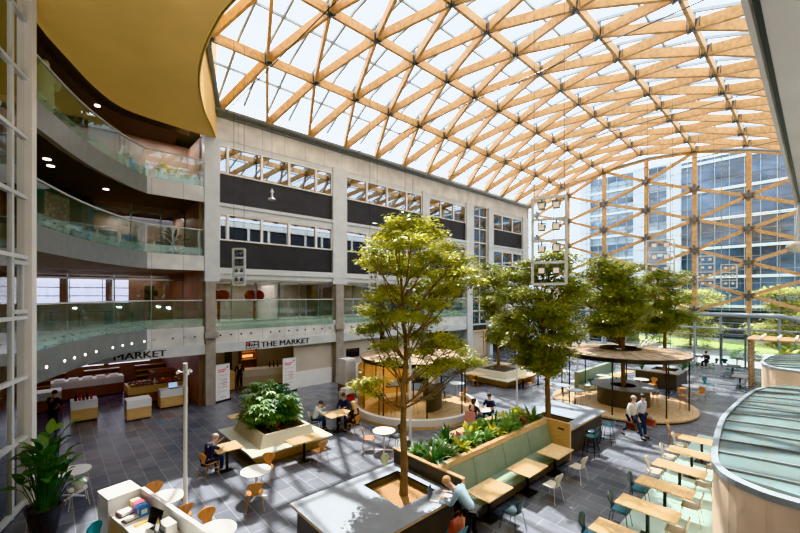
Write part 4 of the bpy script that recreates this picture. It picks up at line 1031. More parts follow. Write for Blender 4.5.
MB().lathe([(.62, .9), (1.5, .9), (1.5, .95), (.62, .95), (.62, .9)], 40).build('worktop', M['greytop'], t)
MB().lathe([(1.18, 0), (1.22, 0), (1.22, .9), (1.18, .9), (1.18, 0)], 40).build('front_panel', M['greyside'], t)
MB().lathe([(.60, 0), (.64, 0), (.64, .9), (.60, .9), (.60, 0)], 30).build('tree_well', M['black'], t); MB().disc((0, 0, 0), .6, 0, .22, 24).build('mulch', M['chips'], t)
for (px, py, l) in [(563, 381, 'dark high table at the back left of the right kiosk'), (575, 386, 'grey round high table at the front left of the right kiosk')]:
    x, y = at(px, py + 4, 1.2); t = thing('high_table', l, 'table', (x, y, .15)); MB().disc((0, 0, 0), .36, 1.02, 1.05, 24).build('tabletop', M['greytop'], t)
    MB().tube([(0, 0, .02), (0, 0, 1.02)], .03, 8).build('column', M['black'], t); MB().disc((0, 0, 0), .22, 0, .02, 20).build('base', M['black'], t)
def wstool(x, y, l):
    t = thing('high_stool', l, 'stool', (x, y, .15)); MB().disc((0, 0, 0), .17, .68, .72, 20).build('seat', M['ply'], t)
    for k in range(4): a = PI / 4 + k * PI / 2; MB().tube([(.1 * math.cos(a), .1 * math.sin(a), .68), (.2 * math.cos(a), .2 * math.sin(a), 0)], .012, 6).build('leg', M['ply'], t)
for (px, py, l) in [(566, 400, 'wooden stool by the left post of the right kiosk'), (579, 401, 'wooden stool next to the grey high table in the right kiosk'), (587, 393, 'wooden stool between table and counter in the right kiosk'), (683, 395, 'wooden stool at the right edge of the right kiosk'), (683, 403, 'front wooden stool at the right edge of the right kiosk'), (655, 401, 'wooden stool behind the walking men in the right kiosk')]:
    x, y = at(px, py, .5); wstool(x, y, l)
for (px, py, l) in [(391, 408, 'wooden stool on the left kiosk floor near the screen'), (414, 407, 'wooden stool at the left kiosk counter')]:
    x, y = at(px, py, .5); wstool(x, y, l)
# canopy slats lying on the kiosk roof opening
t = thing('roof_slats', 'fan of pale slats over the opening of the right kiosk roof', 'slats', (bD[0] + .3, bD[1] - .5, 3.0))
for k in range(5): a = -.9 + k * .22; MB().bar((math.cos(a) * .3, math.sin(a) * .3, .05), (math.cos(a) * 1.1, math.sin(a) * 1.1, .45), .07, .02).build('slat', M['creamstone'], t)
# third island
counter(27.95, 31.0, 5.75, 8.2, 28.6, 30.0, 6.1, 7.4, 1.05, 'dark sided counter around the tree beyond the right kiosk')
t = thing('banquette', 'far sage bench seat seen under the right kiosk roof', 'bench', (26.5, 9.2, 0)); MB().box(-3, 3, 0, .6, 0, .45).build('seat', M['mint'], t); MB().box(-3, 3, .6, .85, 0, 1.15).build('backrest', M['sage'], t)
for k in range(3): cafe_table(24.6 + k * 1.9, 8.7, 1.1, .7, ['left', 'middle', 'right'][k] + ' oak table of the far sage bench under the kiosk roof')
for k in range(4): plant('palm_plant', ['leftmost', 'second', 'third', 'rightmost'][k] + ' spiky plant behind the right kiosk roof', (28.25 + k * .75, [7.75, 7.9, 5.9, 5.9][k], 1.05), 22, .8, 'leafE', 140 + k, .1, .5)
# ---- pods
def pod(P0, h, label, rise=.10):
    xs_ = [p[0] for p in P0]; ys_ = [p[1] for p in P0]; ox, oy = (min(xs_) + max(xs_)) / 2, (min(ys_) + max(ys_)) / 2
    t = thing('meeting_pod', label, 'pod', (ox, oy, 0)); P_ = [(a - ox, b - oy) for a, b in smooth_line(P0, 3)]; n = len(P_)
    MB().prism(P_, 0, h, cap=False).build('curved_wall', M['podwall'], t)
    def off(d):
        out = []
        for i in range(n):
            a, b = Vector(P_[i - 1]), Vector(P_[(i + 1) % n]); e = (b - a).normalized(); nn = Vector((e.y, -e.x)); c = Vector(P_[i]); 
            out.append(tuple(c + nn * d))
        return out
    A = off(-.02) ; B_ = off(.07)
    if sum(abs(p[0]) + abs(p[1]) for p in A) < sum(abs(p[0]) + abs(p[1]) for p in B_): A, B_ = off(.02), off(-.07)
    vs = [(x, y, h) for x, y in A] + [(x, y, h + .09) for x, y in A] + [(x, y, h + .11) for x, y in B_] + [(x, y, h) for x, y in B_]; fs = []
    for i in range(n):
        j = (i + 1) % n
        for l in range(4): m2 = (l + 1) % 4; fs.append((l * n + i, l * n + j, m2 * n + j, m2 * n + i))
    MB().add(vs, fs).build('metal_rim', M['steellight'], t)
    ymax = max(p[1] for p in B_); ymin = min(p[1] for p in B_)
    def yspan(x):
        ys = []
        for i in range(n):
            a, b = B_[i], B_[(i + 1) % n]
            if (a[0] - x) * (b[0] - x) <= 0 and abs(a[0] - b[0]) > 1e-9: ys.append(a[1] + (b[1] - a[1]) * (x - a[0]) / (b[0] - a[0]))
        return (min(ys), max(ys)) if len(ys) > 1 else None
    def zz(y): f_ = (y - ymin) / (ymax - ymin); return h + .06 + rise * 4 * f_ * (1 - f_)
    xa, xb = min(p[0] for p in B_), max(p[0] for p in B_); K = 36; rows = []
    for k in range(K + 1):
        x = xa + .01 + (xb - xa - .02) * k / K; sp = yspan(x) or (0, .01); rows.append([(x, sp[0] + (sp[1] - sp[0]) * j / 8, zz(sp[0] + (sp[1] - sp[0]) * j / 8)) for j in range(9)])
    gl = MB(); gl.add([v for r_ in rows for v in r_], [(k * 9 + j, k * 9 + j + 1, (k + 1) * 9 + j + 1, (k + 1) * 9 + j) for k in range(K) for j in range(8)], True); gl.build('glass_roof', M['podglass'], t)
    MB().prism([(x * .97, y) for x, y in B_], h - .25, h - .2).build('ceiling_panel', M['white'], t)
    x = xa + .45
    while x < xb - .1:
        sp = yspan(x); pts = [(x, sp[0] + (sp[1] - sp[0]) * j / 8) for j in range(9)]; rb = MB()
        for (a, b) in zip(pts, pts[1:]): rb.bar((a[0], a[1], zz(a[1]) + .015), (b[0], b[1], zz(b[1]) + .015), .04, .035)
        rb.build('roof_rib', M['midgrey'], t); x += .74
    return t
M['podwall'] = tilemat('pod_wall_panel', (.80, .62, .46), (.84, .66, .50), (.60, .46, .34), 1.25, 40, .5, .008)
pod([(6.9, -3.6), (6.83, -1.5), (6.84, .17), (6.9, .56), (7.1, .87), (7.38, 1.04), (7.71, 1.14), (8.64, 1.26), (10.35, 1.39), (11.89, 1.36), (13.2, 1.29), (14.37, 1.16), (15.2, .8), (15.56, .38), (15.8, -.6), (15.8, -3.6)], 3.15, 'nearest beige pod with a ribbed glass roof at the lower right')
pod([(19.5, -3), (19.5, .1), (19.54, .48), (19.65, .9), (19.85, 1.2), (20.6, 1.5), (21.66, 1.61), (23.33, 1.48), (24.6, 1.1), (25.1, .6), (25.3, -.5), (25.3, -3)], 3.05, 'second beige pod behind the nearest one at the right edge')
t = thing('pigeon_spike', 'small dark bracket lying on the near pod roof', 'bracket', (9.0, .55, 3.42)) if False else None
# pergola
t = thing('pergola', 'white timber pergola with perforated side screen near the end wall', 'pergola', (32.4, 3.0, 0))
q = MB()
for i in range(9):
    q.box(i * .31, i * .31 + .12, -.04, .04, 0, 3.0)
for j in range(12): q.box(0, 2.6, -.04, .04, j * .26, j * .26 + .11)
q.build('perforated_screen', M['woodx'], t)
MB().box(-.1, 2.7, -4.5, .1, 3.0, 3.1).build('roof', M['woodx'], t)
for k in range(6): MB().box(-.2, 2.8, -.6 - k * .75, -.5 - k * .75, 3.1, 3.25).build('rafter', M['white'], t)
for x in (0, 2.5): MB().box(x, x + .1, -4.5, -4.4, 0, 3.0).build('post', M['white'], t)
for k in range(5): plant('leafy_plant', ['first', 'second', 'third', 'fourth', 'fifth'][k] + ' lush plant from the left, above the second pod roof', (28.5 + k * .9, 1.2 - k * .15, 2.2), 30, .8, 'leafC' if k % 2 else 'leafA', 160 + k, .35, .6)
t = thing('tall_planter', 'tall planter behind the second pod holding lush plants', 'planter', (30.3, .8, 0)); MB().box(-2.3, 2.5, -.8, .8, 0, 2.2).build('box', M['white'], t); MB().box(-2.2, 2.4, -.7, .7, 2.2, 2.22).build('soil', M['soil'], t)
for (px, py, l) in [(697, 356, 'dark table by the end wall with a person sitting at it'), (733, 366, 'dark table beside the pergola screen'), (740, 376, 'dark table in front of the pergola screen'), (737, 358, 'dark table by the glass door')]:
    x, y = at(px, py, .74); cafe_table(x, y, 1.3, .75, l, .75, 'black', 'greyside')
for (px, py, f_, l) in [(690, 361, (1, 0), 'dark chair at the left of the table by the end wall'), (706, 362, (-1, 0), 'dark chair of the person sitting by the end wall'), (714, 363, (-.5, .5), 'grey chair right of the person sitting by the end wall'), (728, 372, (0, 1), 'dark chair left of the pergola screen'), (741, 384, (0, 1), 'dark chair in front of the pergola screen'), (725, 363, (1, 0), 'dark chair at the left of the table by the glass door')]:
    x, y = at(px, py, .45); chair(x, y, f_, l, 'petrol')
# ================================================================ PEOPLE
def V(*a): return Vector(a)
POSES = {
 'sit': dict(pel=V(0, -.06, .53), ch=V(0, -.07, .88), nk=V(0, -.04, 1.06), hd=V(0, 0, 1.21), k=[V(-.13, .36, .52), V(.13, .36, .52)], a=[V(-.13, .34, .09), V(.13, .38, .09)], t=[V(-.15, .50, .03), V(.15, .54, .03)], e=[V(-.27, .10, .72), V(.27, .10, .72)], w=[V(-.14, .34, .78), V(.14, .34, .78)]),
 'sitlean': dict(pel=V(0, -.06, .53), ch=V(0, .04, .86), nk=V(0, .12, 1.01), hd=V(0, .20, 1.14), k=[V(-.13, .36, .52), V(.13, .36, .52)], a=[V(-.13, .30, .09), V(.13, .34, .09)], t=[V(-.15, .46, .03), V(.15, .50, .03)], e=[V(-.27, .26, .80), V(.27, .26, .80)], w=[V(-.09, .44, .99), V(.10, .42, .80)]),
 'stand': dict(pel=V(0, 0, .95), ch=V(0, 0, 1.30), nk=V(0, 0, 1.48), hd=V(0, .02, 1.63), k=[V(-.10, .03, .50), V(.10, .03, .50)], a=[V(-.11, 0, .09), V(.11, 0, .09)], t=[V(-.13, .16, .03), V(.13, .16, .03)], e=[V(-.25, -.02, 1.13), V(.25, -.02, 1.13)], w=[V(-.25, .10, .90), V(.25, .10, .90)]),
 'reach': dict(pel=V(0, 0, .95), ch=V(0, .04, 1.30), nk=V(0, .08, 1.47), hd=V(0, .13, 1.60), k=[V(-.10, .03, .50), V(.10, .03, .50)], a=[V(-.11, 0, .09), V(.11, 0, .09)], t=[V(-.13, .16, .03), V(.13, .16, .03)], e=[V(-.26, .16, 1.15), V(.26, .16, 1.15)], w=[V(-.16, .38, 1.06), V(.16, .38, 1.06)]),
 'walk': dict(pel=V(0, 0, .92), ch=V(0, .03, 1.27), nk=V(0, .05, 1.45), hd=V(0, .08, 1.60), k=[V(-.10, .24, .53), V(.10, -.04, .48)], a=[V(-.10, .34, .11), V(.10, -.36, .20)], t=[V(-.11, .50, .06), V(.11, -.26, .06)], e=[V(-.26, -.08, 1.12), V(.26, .02, 1.12)], w=[V(-.27, -.04, .86), V(.27, .14, .88)]),
 'walk2': dict(pel=V(0, 0, .93), ch=V(0, .03, 1.28), nk=V(0, .05, 1.46), hd=V(.02, .08, 1.61), k=[V(-.10, .06, .50), V(.10, .20, .53)], a=[V(-.10, -.20, .13), V(.10, .22, .09)], t=[V(-.11, -.08, .04), V(.11, .38, .04)], e=[V(-.26, .02, 1.12), V(.26, -.04, 1.12)], w=[V(-.26, .12, .88), V(.27, .02, .86)]),
 'counter': dict(pel=V(0, 0, .93), ch=V(0, .27, 1.17), nk=V(0, .43, 1.27), hd=V(0, .56, 1.36), k=[V(-.11, .05, .50), V(.11, -.02, .50)], a=[V(-.11, .0, .09), V(.12, -.12, .09)], t=[V(-.13, .16, .03), V(.14, .04, .03)], e=[V(-.26, .38, 1.02), V(.26, .40, 1.02)], w=[V(-.15, .60, 1.06), V(.17, .62, 1.06)]),
}
def person(label, loc, rz, pose, shirt, trousers, hair, sleeve='long', hairlen=0, sc=1.0, z=0, bald=False, shoes='blackcloth'):
    P = POSES[pose]; t = thing('person', label, 'person', (loc[0], loc[1], z), rz); t.scale = (sc,) * 3
    pel, ch, nk, hd = P['pel'], P['ch'], P['nk'], P['hd']; up = (hd - nk).normalized(); fwd = Vector((0, 1, 0)); fwd = (fwd - up * fwd.dot(up)).normalized()
    vs = [pel]; es = []; rs = [(.15, .11)]
    def add(p, r, par): vs.append(Vector(p)); rs.append(r); es.append((par, len(vs) - 1)); return len(vs) - 1
    mid = add(pel.lerp(ch, .5), (.125, .095), 0); c = add(ch, (.165, .11), mid); n = add(nk, .055, c)
    h0 = add(hd - up * .05 + fwd * .01, (.068, .075), n); h1 = add(hd + up * .03, (.080, .095), h0); h2 = add(hd + up * .10, (.06, .07), h1)
    shs = []
    for i, sx in enumerate((-1, 1)):
        sh = add(c and ch + Vector((sx * .165, 0, .10)), .055, c); shs.append(vs[sh]); e = add(P['e'][i], .040, sh); wv = P['w'][i]; w = add(wv, .026, e)
        d = (wv - P['e'][i]).normalized(); sd = d.cross(Vector((0, 0, 1)))
        sd = sd.normalized() if sd.length > .2 else Vector((1, 0, 0)); pn_ = sd.cross(d)
        pm = add(wv + d * .055, (.034, .018), w)
        for k in range(4):
            off = (k - 1.5) * .019; l = [.062, .075, .07, .055][k]; b0 = add(wv + d * .095 + sd * off, .0085, pm); b1 = add(wv + d * (.095 + l * .55) + sd * off * 1.1 - Vector((0, 0, .008)), .0075, b0); add(wv + d * (.095 + l * .9) + sd * off * 1.1 - Vector((0, 0, .028)), .0065, b1)
        tb = add(wv + d * .045 - sd * .036 * sx, .010, pm); add(wv + d * .085 - sd * .055 * sx, .008, tb)
        hp = add(pel + Vector((sx * .09, 0, -.04)), .09, 0); kn = add(P['k'][i], .055, hp); an = add(P['a'][i], .038, kn); add(P['t'][i], .032, an)
    body = obj('body', skinmesh(vs, es, rs, 1), M['skin'], t)
    # face
    f0 = hd + fwd * .088; s = Vector((1, 0, 0))
    MB().add([f0 + up * .03 + fwd * .0, f0 - up * .02 + fwd * .028, f0 - up * .025 + s * .016, f0 - up * .025 - s * .016], [(0, 1, 2), (0, 3, 1), (1, 3, 2), (0, 2, 3)]).build('nose', M['skin'], t)
    for sx in (-1, 1):
        MB().ell(hd + fwd * .083 + s * sx * .032 + up * .025, .011, .008, .008, 8, 6).build('eye', M['screen'], t)
        MB().ell(hd + s * sx * .086 + up * .0, .012, .02, .03, 8, 6).build('ear', M['skin'], t)
    MB().ell(hd + fwd * .083 - up * .045, .026, .008, .008, 8, 5).build('mouth', M['pinkcloth'], t)
    # clothing
    sv = [pel + (pel - ch).normalized() * .07, pel.lerp(ch, .5), ch, ch + (nk - ch) * .62]; se = [(0, 1), (1, 2), (2, 3)]; sr = [(.172, .128), (.155, .118), (.19, .13), (.085, .075)]
    for i, sx in enumerate((-1, 1)):
        k = len(sv); sv.append(shs[i] + Vector((0, 0, .005))); sr.append(.075); se.append((2, k))
        el = P['e'][i]
        if sleeve == 'long': sv += [el, el.lerp(P['w'][i], .9)]; sr += [.056, .040]; se += [(k, k + 1), (k + 1, k + 2)]
        else: sv += [shs[i].lerp(el, .8)]; sr += [.062]; se += [(k, k + 1)]
    obj('shirt', skinmesh(sv, se, sr, 1), M[shirt], t)
    tv = [pel + Vector((0, 0, .0))]; te = []; tr_ = [(.165, .125)]
    for i, sx in enumerate((-1, 1)):
        k = len(tv); tv += [pel + Vector((sx * .09, 0, -.05)), P['k'][i], P['a'][i] + Vector((0, 0, .03))]; tr_ += [.105, .073, .055]; te += [(0, k), (k, k + 1), (k + 1, k + 2)]
    obj('trousers', skinmesh(tv, te, tr_, 1), M[trousers], t)
    for i in (0, 1):
        a, b = P['a'][i], P['t'][i]; heel = a + (a - b) * .25; heel.z = b.z + .01
        obj('shoe', skinmesh([heel, a.lerp(b, .4) + Vector((0, 0, -.01)), b + (b - a) * .15], [(0, 1), (1, 2)], [.042, .048, .036], 1), M[shoes], t)
    if not bald:
        rot = Vector((0, 0, 1)).rotation_difference(up).to_matrix(); q = MB()
        q.ell(hd + up * .055 - fwd * .018, .100, .112, .092, 14, 8, rot); 
        if hairlen: q.ell(hd - up * .06 * hairlen - fwd * .065, .095, .06, .12 * hairlen + .05, 12, 8, rot)
        q.build('hair', M[hair], t)
    return t
def face(dx, dy): return math.atan2(dy, dx) - PI / 2
person('man in navy shirt seated alone at the left oak table, hands raised to his head', (3.78, 13.27), face(.95, .25), 'sitlean', 'navy', 'navy', 'hairgrey', 'short')
person('person in white top seated at the left of the three-person oak table', (8.4, 14.55), face(.9, -.45), 'sitlean', 'whitecloth', 'jeans', 'hairdark')
person('blond woman in black top, back to us, at the table with three people', (9.43, 13.25), face(-.15, 1), 'sit', 'blackcloth', 'blackcloth', 'hairblond', 'short', 1.4)
person('dark haired person in dark top at the far side of the three-person table', (9.9, 14.7), face(-.7, -.8), 'sit', 'navy', 'navy', 'hairdark', 'long', .8)
# pair at small white table
tx, ty = at(482, 409.5, .74)
round_table(tx, ty, 'small round white table between the pink coat and the man in navy t-shirt', .4)
wx, wy = tx - .55, ty + .02; mx_, my_ = tx + .62, ty + .05
chair(wx - .02, wy, (1, .1), 'plywood chair draped with a pink coat', 'ply'); chair(mx_ + .02, my_, (-1, -.25), 'dark chair under the man in navy facing us', 'petrol')
person('woman in black top seated on the chair with the pink coat', (wx, wy), face(1, .1), 'sit', 'blackcloth', 'jeans', 'hairdark', 'short', .5)
person('man in navy t-shirt with folded arms seated facing us at the small white table', (mx_, my_), face(-1, -.35), 'sit', 'navy', 'blackcloth', 'hairdark', 'short')
t = thing('coat', 'pink coat hanging over the back of a chair', 'coat', (wx - .05, wy, 0), face(1, .1))
MB().add([(-.22, -.28, .84), (.22, -.28, .84), (.27, -.36, .45), (-.25, -.37, .42), (-.2, -.40, .30), (.25, -.39, .28), (-.22, -.20, .82), (.22, -.20, .82), (.24, -.24, .5), (-.24, -.24, .5)],
         [(0, 1, 2, 3), (3, 2, 5, 4), (0, 6, 7, 1), (6, 9, 8, 7), (0, 3, 9, 6), (1, 7, 8, 2), (4, 5, 8, 9), (3, 4, 9), (2, 8, 5)]).build('cloth', M['pinkcloth'], t)
# walking men
g1 = at(632, 438); g2 = at(641, 436)
person('walking man in white shirt and dark jeans carrying a dark briefcase', g1, face(-.35, -.93) + .0, 'walk', 'whitecloth', 'jeans', 'hairgrey')
person('walking man in pale lilac shirt and dark trousers carrying a red-brown briefcase', (g2[0] + .05, g2[1]), face(-.3, -.95), 'walk2', 'lilaccloth', 'navy', 'hairdark', 'short')
def briefcase(x, y, z, rz, m_, label):
    t = thing('briefcase', label, 'bag', (x, y, z), rz)
    MB().box(-.06, .06, -.2, .2, 0, .28).build('body', M[m_], t); MB().tube([(0, -.07, .28), (0, -.06, .35), (0, .06, .35), (0, .07, .28)], .012, 6).build('handle', M['black'], t)
    MB().box(-.065, .065, -.2, .2, .17, .19).build('flap_seam', M['black'], t)
def hand_world(g, rz, w): return (g[0] + w.x * math.cos(rz) - w.y * math.sin(rz), g[1] + w.x * math.sin(rz) + w.y * math.cos(rz))
r1 = face(-.35, -.93); r2 = face(-.3, -.95)
h1 = hand_world(g1, r1, V(.30, .2, 0)); h2 = hand_world((g2[0] + .05, g2[1]), r2, V(-.29, .16, 0))
briefcase(h1[0], h1[1], .45, r1, 'brownleather', 'dark brown briefcase held by the man in the white shirt')
briefcase(h2[0], h2[1], .43, r2, 'redleather', 'red-brown briefcase held by the man in the lilac shirt')
# man leaning on the counter
person('blond man in light blue shirt leaning over the near grey counter', (7.02, 5.30), face(-.28, .96), 'counter', 'bluecloth', 'blackcloth', 'hairblond', 'long', 0, 1.05)
stool(6.35, 5.25, 'teal stool with a red-brown bag beside the leaning man')
t = thing('shoulder_bag', 'red-brown leather bag on the teal stool beside the leaning man', 'bag', (6.38, 5.22, .78))
MB().add([(-.18, -.09, 0), (.18, -.09, 0), (.18, .09, 0), (-.18, .09, 0), (-.15, -.04, .26), (.15, -.04, .26), (.15, .04, .26), (-.15, .04, .26)], [(3, 2, 1, 0), (4, 5, 6, 7), (0, 1, 5, 4), (1, 2, 6, 5), (2, 3, 7, 6), (3, 0, 4, 7)]).build('body', M['redleather'], t)
MB().tube([(-.12, 0, .25), (-.1, 0, .4), (.1, 0, .4), (.12, 0, .25)], .012, 6).build('strap', M['brownleather'], t)
t = thing('laptop', 'open laptop on the near grey counter in front of the leaning man', 'laptop', (6.72, 6.12, 1.0), .5)
MB().box(-.17, .17, -.11, .11, 0, .015).build('base', M['lightgrey'], t); MB().add([(-.17, .11, .015), (.17, .11, .015), (.17, .17, .24), (-.17, .17, .24), (-.17, .12, .015), (.17, .12, .015), (.17, .18, .24), (-.17, .18, .24)], [(0, 1, 2, 3), (7, 6, 5, 4), (0, 4, 5, 1), (1, 5, 6, 2), (2, 6, 7, 3), (3, 7, 4, 0)]).build('screen', M['steel'], t)
t = thing('notebook', 'white papers beside the laptop on the near grey counter', 'papers', (7.0, 6.05, 1.0), .2); MB().box(-.1, .1, -.14, .14, 0, .01).build('pages', M['whitegloss'], t); MB().box(-.11, .11, -.15, .15, -.0, .004).build('cover', M['black'], t)
# remote people
x, y = at(706, 364, .3); person('dark dressed person sitting at a table by the end wall', (x, y), face(-1, .2), 'sit', 'blackcloth', 'blackcloth', 'hairdark')
person('dark dressed person standing at the market counter behind THE MARKET sign', (8.6, 24.1), face(.3, 1), 'reach', 'blackcloth', 'blackcloth', 'hairdark')
person('dark dressed person standing at the left market counters in the shade', (.05, 22.0), face(.6, .8), 'reach', 'blackcloth', 'blackcloth', 'hairdark')
# ================================================================ MARKET
def mcounter(x, y, w, d, h, label, rz=0, top='white', front='woodx', lip=True):
    t = thing('market_counter', label, 'counter', (x, y, 0), rz)
    MB().box(-w / 2 + .05, w / 2 - .05, -d / 2 + .05, d / 2 - .05, 0, .08).build('plinth', M['black'], t)
    MB().box(-w / 2, w / 2, -d / 2, d / 2, .08, h * .62).build('timber_base', M[front], t)
    MB().box(-w / 2 - .01, w / 2 + .01, -d / 2 - .01, d / 2 + .01, h * .62, h).build('white_top', M[top], t)
    return t
mcounter(1.15, 23.2, .95, .85, .95, 'white topped timber counter with utensils, left of the market')
mcounter(3.05, 21.75, .95, .8, .95, 'white topped timber counter standing in front of the market shelves')
mcounter(4.75, 22.9, 1.25, .7, .95, 'white topped counter on castors with an open laptop')
mcounter(-.3, 26.2, 1.4, 1.0, 1.0, 'timber counter at the far left of the market', 0, 'white', 'maroon')
mcounter(1.6, 28.3, 3.2, .9, 1.05, 'long back counter with white trays in the market', 0, 'white', 'maroon')
mcounter(4.3, 25.1, 2.6, 1.6, .95, 'large wooden display island in the market', 0, 'woodx', 'maroon')
mcounter(5.3, 27.6, 1.6, 1.2, 1.15, 'higher wooden display behind the display island', 0, 'maroon', 'maroon')
t = thing('laptop', 'open laptop on the market counter with castors', 'laptop', (4.75, 22.8, .95), 0); MB().box(-.2, .2, -.14, .14, 0, .02).build('base', M['black'], t); MB().box(-.2, .2, .12, .14, .02, .28).build('screen', mat('blue_screen', (.5, .6, .75), .3, emit=(.45, .6, .8), es=.5), t)
for k in range(5):
    t = thing('serving_tray', ['leftmost', 'second', 'middle', 'fourth', 'rightmost'][k] + ' white tray on the long back counter of the market', 'tray', (.35 + k * .6, 28.2, 1.05)); MB().box(-.24, .24, -.3, .3, 0, .06).build('tray', M['whitegloss'], t); MB().box(-.2, .2, -.26, .26, .06, .12).build('lid', M['white'], t)
for k in range(9):
    t = thing('bottle', 'dark bottle or utensil standing on the utensil counter left of the market', 'bottle', (.85 + (k % 5) * .14, 23.05 + (k // 5) * .25, .95), group='bottles on the left market counter'); MB().lathe([(.001, 0), (.045, 0), (.045, .17), (.015, .22), (.015, .28)], 10).build('body', M[['black', 'red', 'brownleather'][k % 3]], t); MB().disc((0, 0, 0), .018, .28, .3, 8).build('cap', M['black'], t)
rb_ = random.Random(4)
for k in range(22):
    x_ = 3.2 + (k % 11) * .22; y_ = 24.6 + (k // 11) * .7
    t = thing('produce_basket', 'small basket of goods on the large wooden market island', 'basket', (x_, y_, .95), group='baskets on the market island'); MB().box(-.09, .09, -.2, .2, 0, .1).build('basket', M['maroon'], t)
    MB().ell((0, 0, .1), .08, .17, .05, 8, 5).build('goods', M[['red', 'yellowcard', 'brownleather', 'leafE', 'cream'][rb_.randrange(5)]], t)
for k in range(4):
    t = thing('market_shelf', ['leftmost', 'second', 'third', 'rightmost'][k] + ' tall shelf along the back of the market', 'shelf', (-4 + k * 2.6 + 1.2, 30.6, 0)); MB().box(-.9, .9, .2, .25, 0, 1.15).box(-.9, -.85, -.2, .2, 0, 1.15).box(.85, .9, -.2, .2, 0, 1.15).build('carcass', M['maroon'], t)
    q = MB(); [q.box(-.85, .85, -.2, .2, z, z + .03) for z in (.1, .45, .8, 1.12)]; q.build('shelves', M['woodx'], t)
t = thing('table_umbrella', 'small white folded cone on the market island', 'cone', (4.2, 24.5, .95)); MB().lathe([(.12, 0), (.005, .4)], 12).build('cone', M['white'], t); MB().disc((0, 0, 0), .13, -.0, .01, 12).build('base', M['white'], t)
# right market room
mcounter(7.6, 24.6, 1.4, 1.0, 1.15, 'timber counter behind the left banner stand', 0, 'woodx', 'woodx')
mcounter(10.1, 24.5, 3.0, .9, 1.1, 'long serving counter under THE MARKET sign', -.25, 'cream', 'tan')
t = thing('lit_shelf', 'tall shelf with warm glowing lamps in the market', 'shelf', (10.3, 27.4, 0)); MB().box(-.5, .5, 0, .1, 0, 2.9).box(-.55, -.5, -.4, .1, 0, 2.9).box(.5, .55, -.4, .1, 0, 2.9).build('carcass', M['maroon'], t)
for z in (1.3, 1.8, 2.3): MB().box(-.5, .5, -.4, 0, z, z + .04).build('shelf_board', M['woodx'], t); MB().box(-.35, .35, -.1, -.05, z + .15, z + .3).build('lamp', M['lampwarm'], t)
smesh(MB().box(5.9, 14, 27.8, 27.9, 0, 3.2), 'wall_market_back', M['beige']); smesh(MB().box(8.9, 9.1, 26.9, 27.8, 0, 3.2), 'wall_market_pier', M['darkpanel'])
for k in range(3): t = thing('bottle', 'tall dark bottle on the long serving counter', 'bottle', (10.6 + k * .25, 24.3 - k * .05, 1.1), group='bottles on the serving counter'); MB().lathe([(.001, 0), (.05, 0), (.05, .25), (.02, .33), (.02, .42)], 10).build('body', M['black'], t); MB().disc((0, 0, 0), .022, .42, .44, 8).build('cap', M['red'], t)
def banner(x, y, rz, label):
    t = thing('banner_stand', label, 'banner', (x, y, 0), rz)
    MB().box(-.42, .42, -.012, .0, .08, 2.0).build('sheet', M['whitegloss'], t); MB().box(-.45, .45, -.1, .1, 0, .08).build('foot', M['black'], t); MB().box(-.43, .43, -.02, .02, 2.0, 2.04).build('top_bar', M['lightgrey'], t)
    q = MB(); 
    for j, (x0, x1, z) in enumerate([(-.3, .2, 1.70), (-.3, .1, 1.60), (-.05, .25, 1.12), (-.05, .28, 1.0), (-.05, .2, .88), (-.05, .28, .76)]): q.box(x0, x1, -.016, -.012, z, z + (.06 if j < 2 else .03))
    q.build('pink_print', M['pinkink'], t)
    q = MB()
    for j in range(10): q.box(-.3, (-.2 if j % 2 else .25), -.016, -.012, 1.42 - j * .11, 1.44 - j * .11)
    q.box(.22, .34, -.016, -.012, 1.78, 1.9); q.box(-.15, .2, -.016, -.012, .22, .25); q.build('grey_print', M['greyink'], t)
banner(6.98, 22.1, .3, 'white banner stand beside the brown column with pink print'); banner(10.65, 21.6, .0, 'white banner stand behind the large shrub with pink print')
for (px, py, l) in [(245, 399, 'round blue floor sticker in front of the market opening'), (162, 422, 'round blue floor sticker in front of the white topped counters')]:
    x, y = at(px, py); tag(MB().disc((x, y, 0), .17, .001, .004, 24).build('floor_sticker', M['blue']), l, 'sticker')
x, y = at(347, 413); t = thing('service_trolley', 'grey service trolley with a red crate beside the left kiosk', 'trolley', (x, y, 0), .2)
MB().box(-.32, .32, -.22, .22, .12, .16).box(-.32, .32, -.22, .22, .55, .58).box(-.32, .32, -.22, .22, .98, 1.02).box(-.34, -.3, -.24, .24, .1, 1.1).box(.3, .34, -.24, .24, .1, 1.1).build('frame', M['lightgrey'], t)
MB().box(-.26, .26, -.23, .18, .62, .84).build('red_crate', M['red'], t); MB().box(-.26, .26, -.2, .2, 1.02, 1.25).build('white_bin', M['white'], t); MB().box(-.26, .26, -.2, .2, .18, .42).build('lower_crate', M['midgrey'], t)
for sx in (-1, 1):
    for sy in (-1, 1): MB().tube([(sx * .27, sy * .18 - .02, .05), (sx * .27, sy * .18 + .02, .05)], .05, 10).build('castor', M['black'], t)
t = thing('fridge_cabinet', 'tall white cabinet with timber base left of the left kiosk', 'cabinet', (12.2, 17.75, 0)); MB().box(-.35, .35, -.35, .35, .9, 2.3).build('body', M['white'], t); MB().box(-.36, .36, -.36, .36, 0, .9).build('base', M['maroon'], t); MB().box(-.3, .3, -.37, -.35, 1.0, 2.2).build('door', M['lightgrey'], t)
t = thing('ventilation_pipe', 'short dark flue standing up through the left kiosk roof', 'pipe', (13.2, 15.9, 0)); MB().tube([(0, 0, 2.2), (0, 0, 3.9)], .13, 10).build('pipe', M['black'], t); MB().disc((0, 0, 0), .18, 3.9, 3.95, 12).build('cap', M['black'], t)
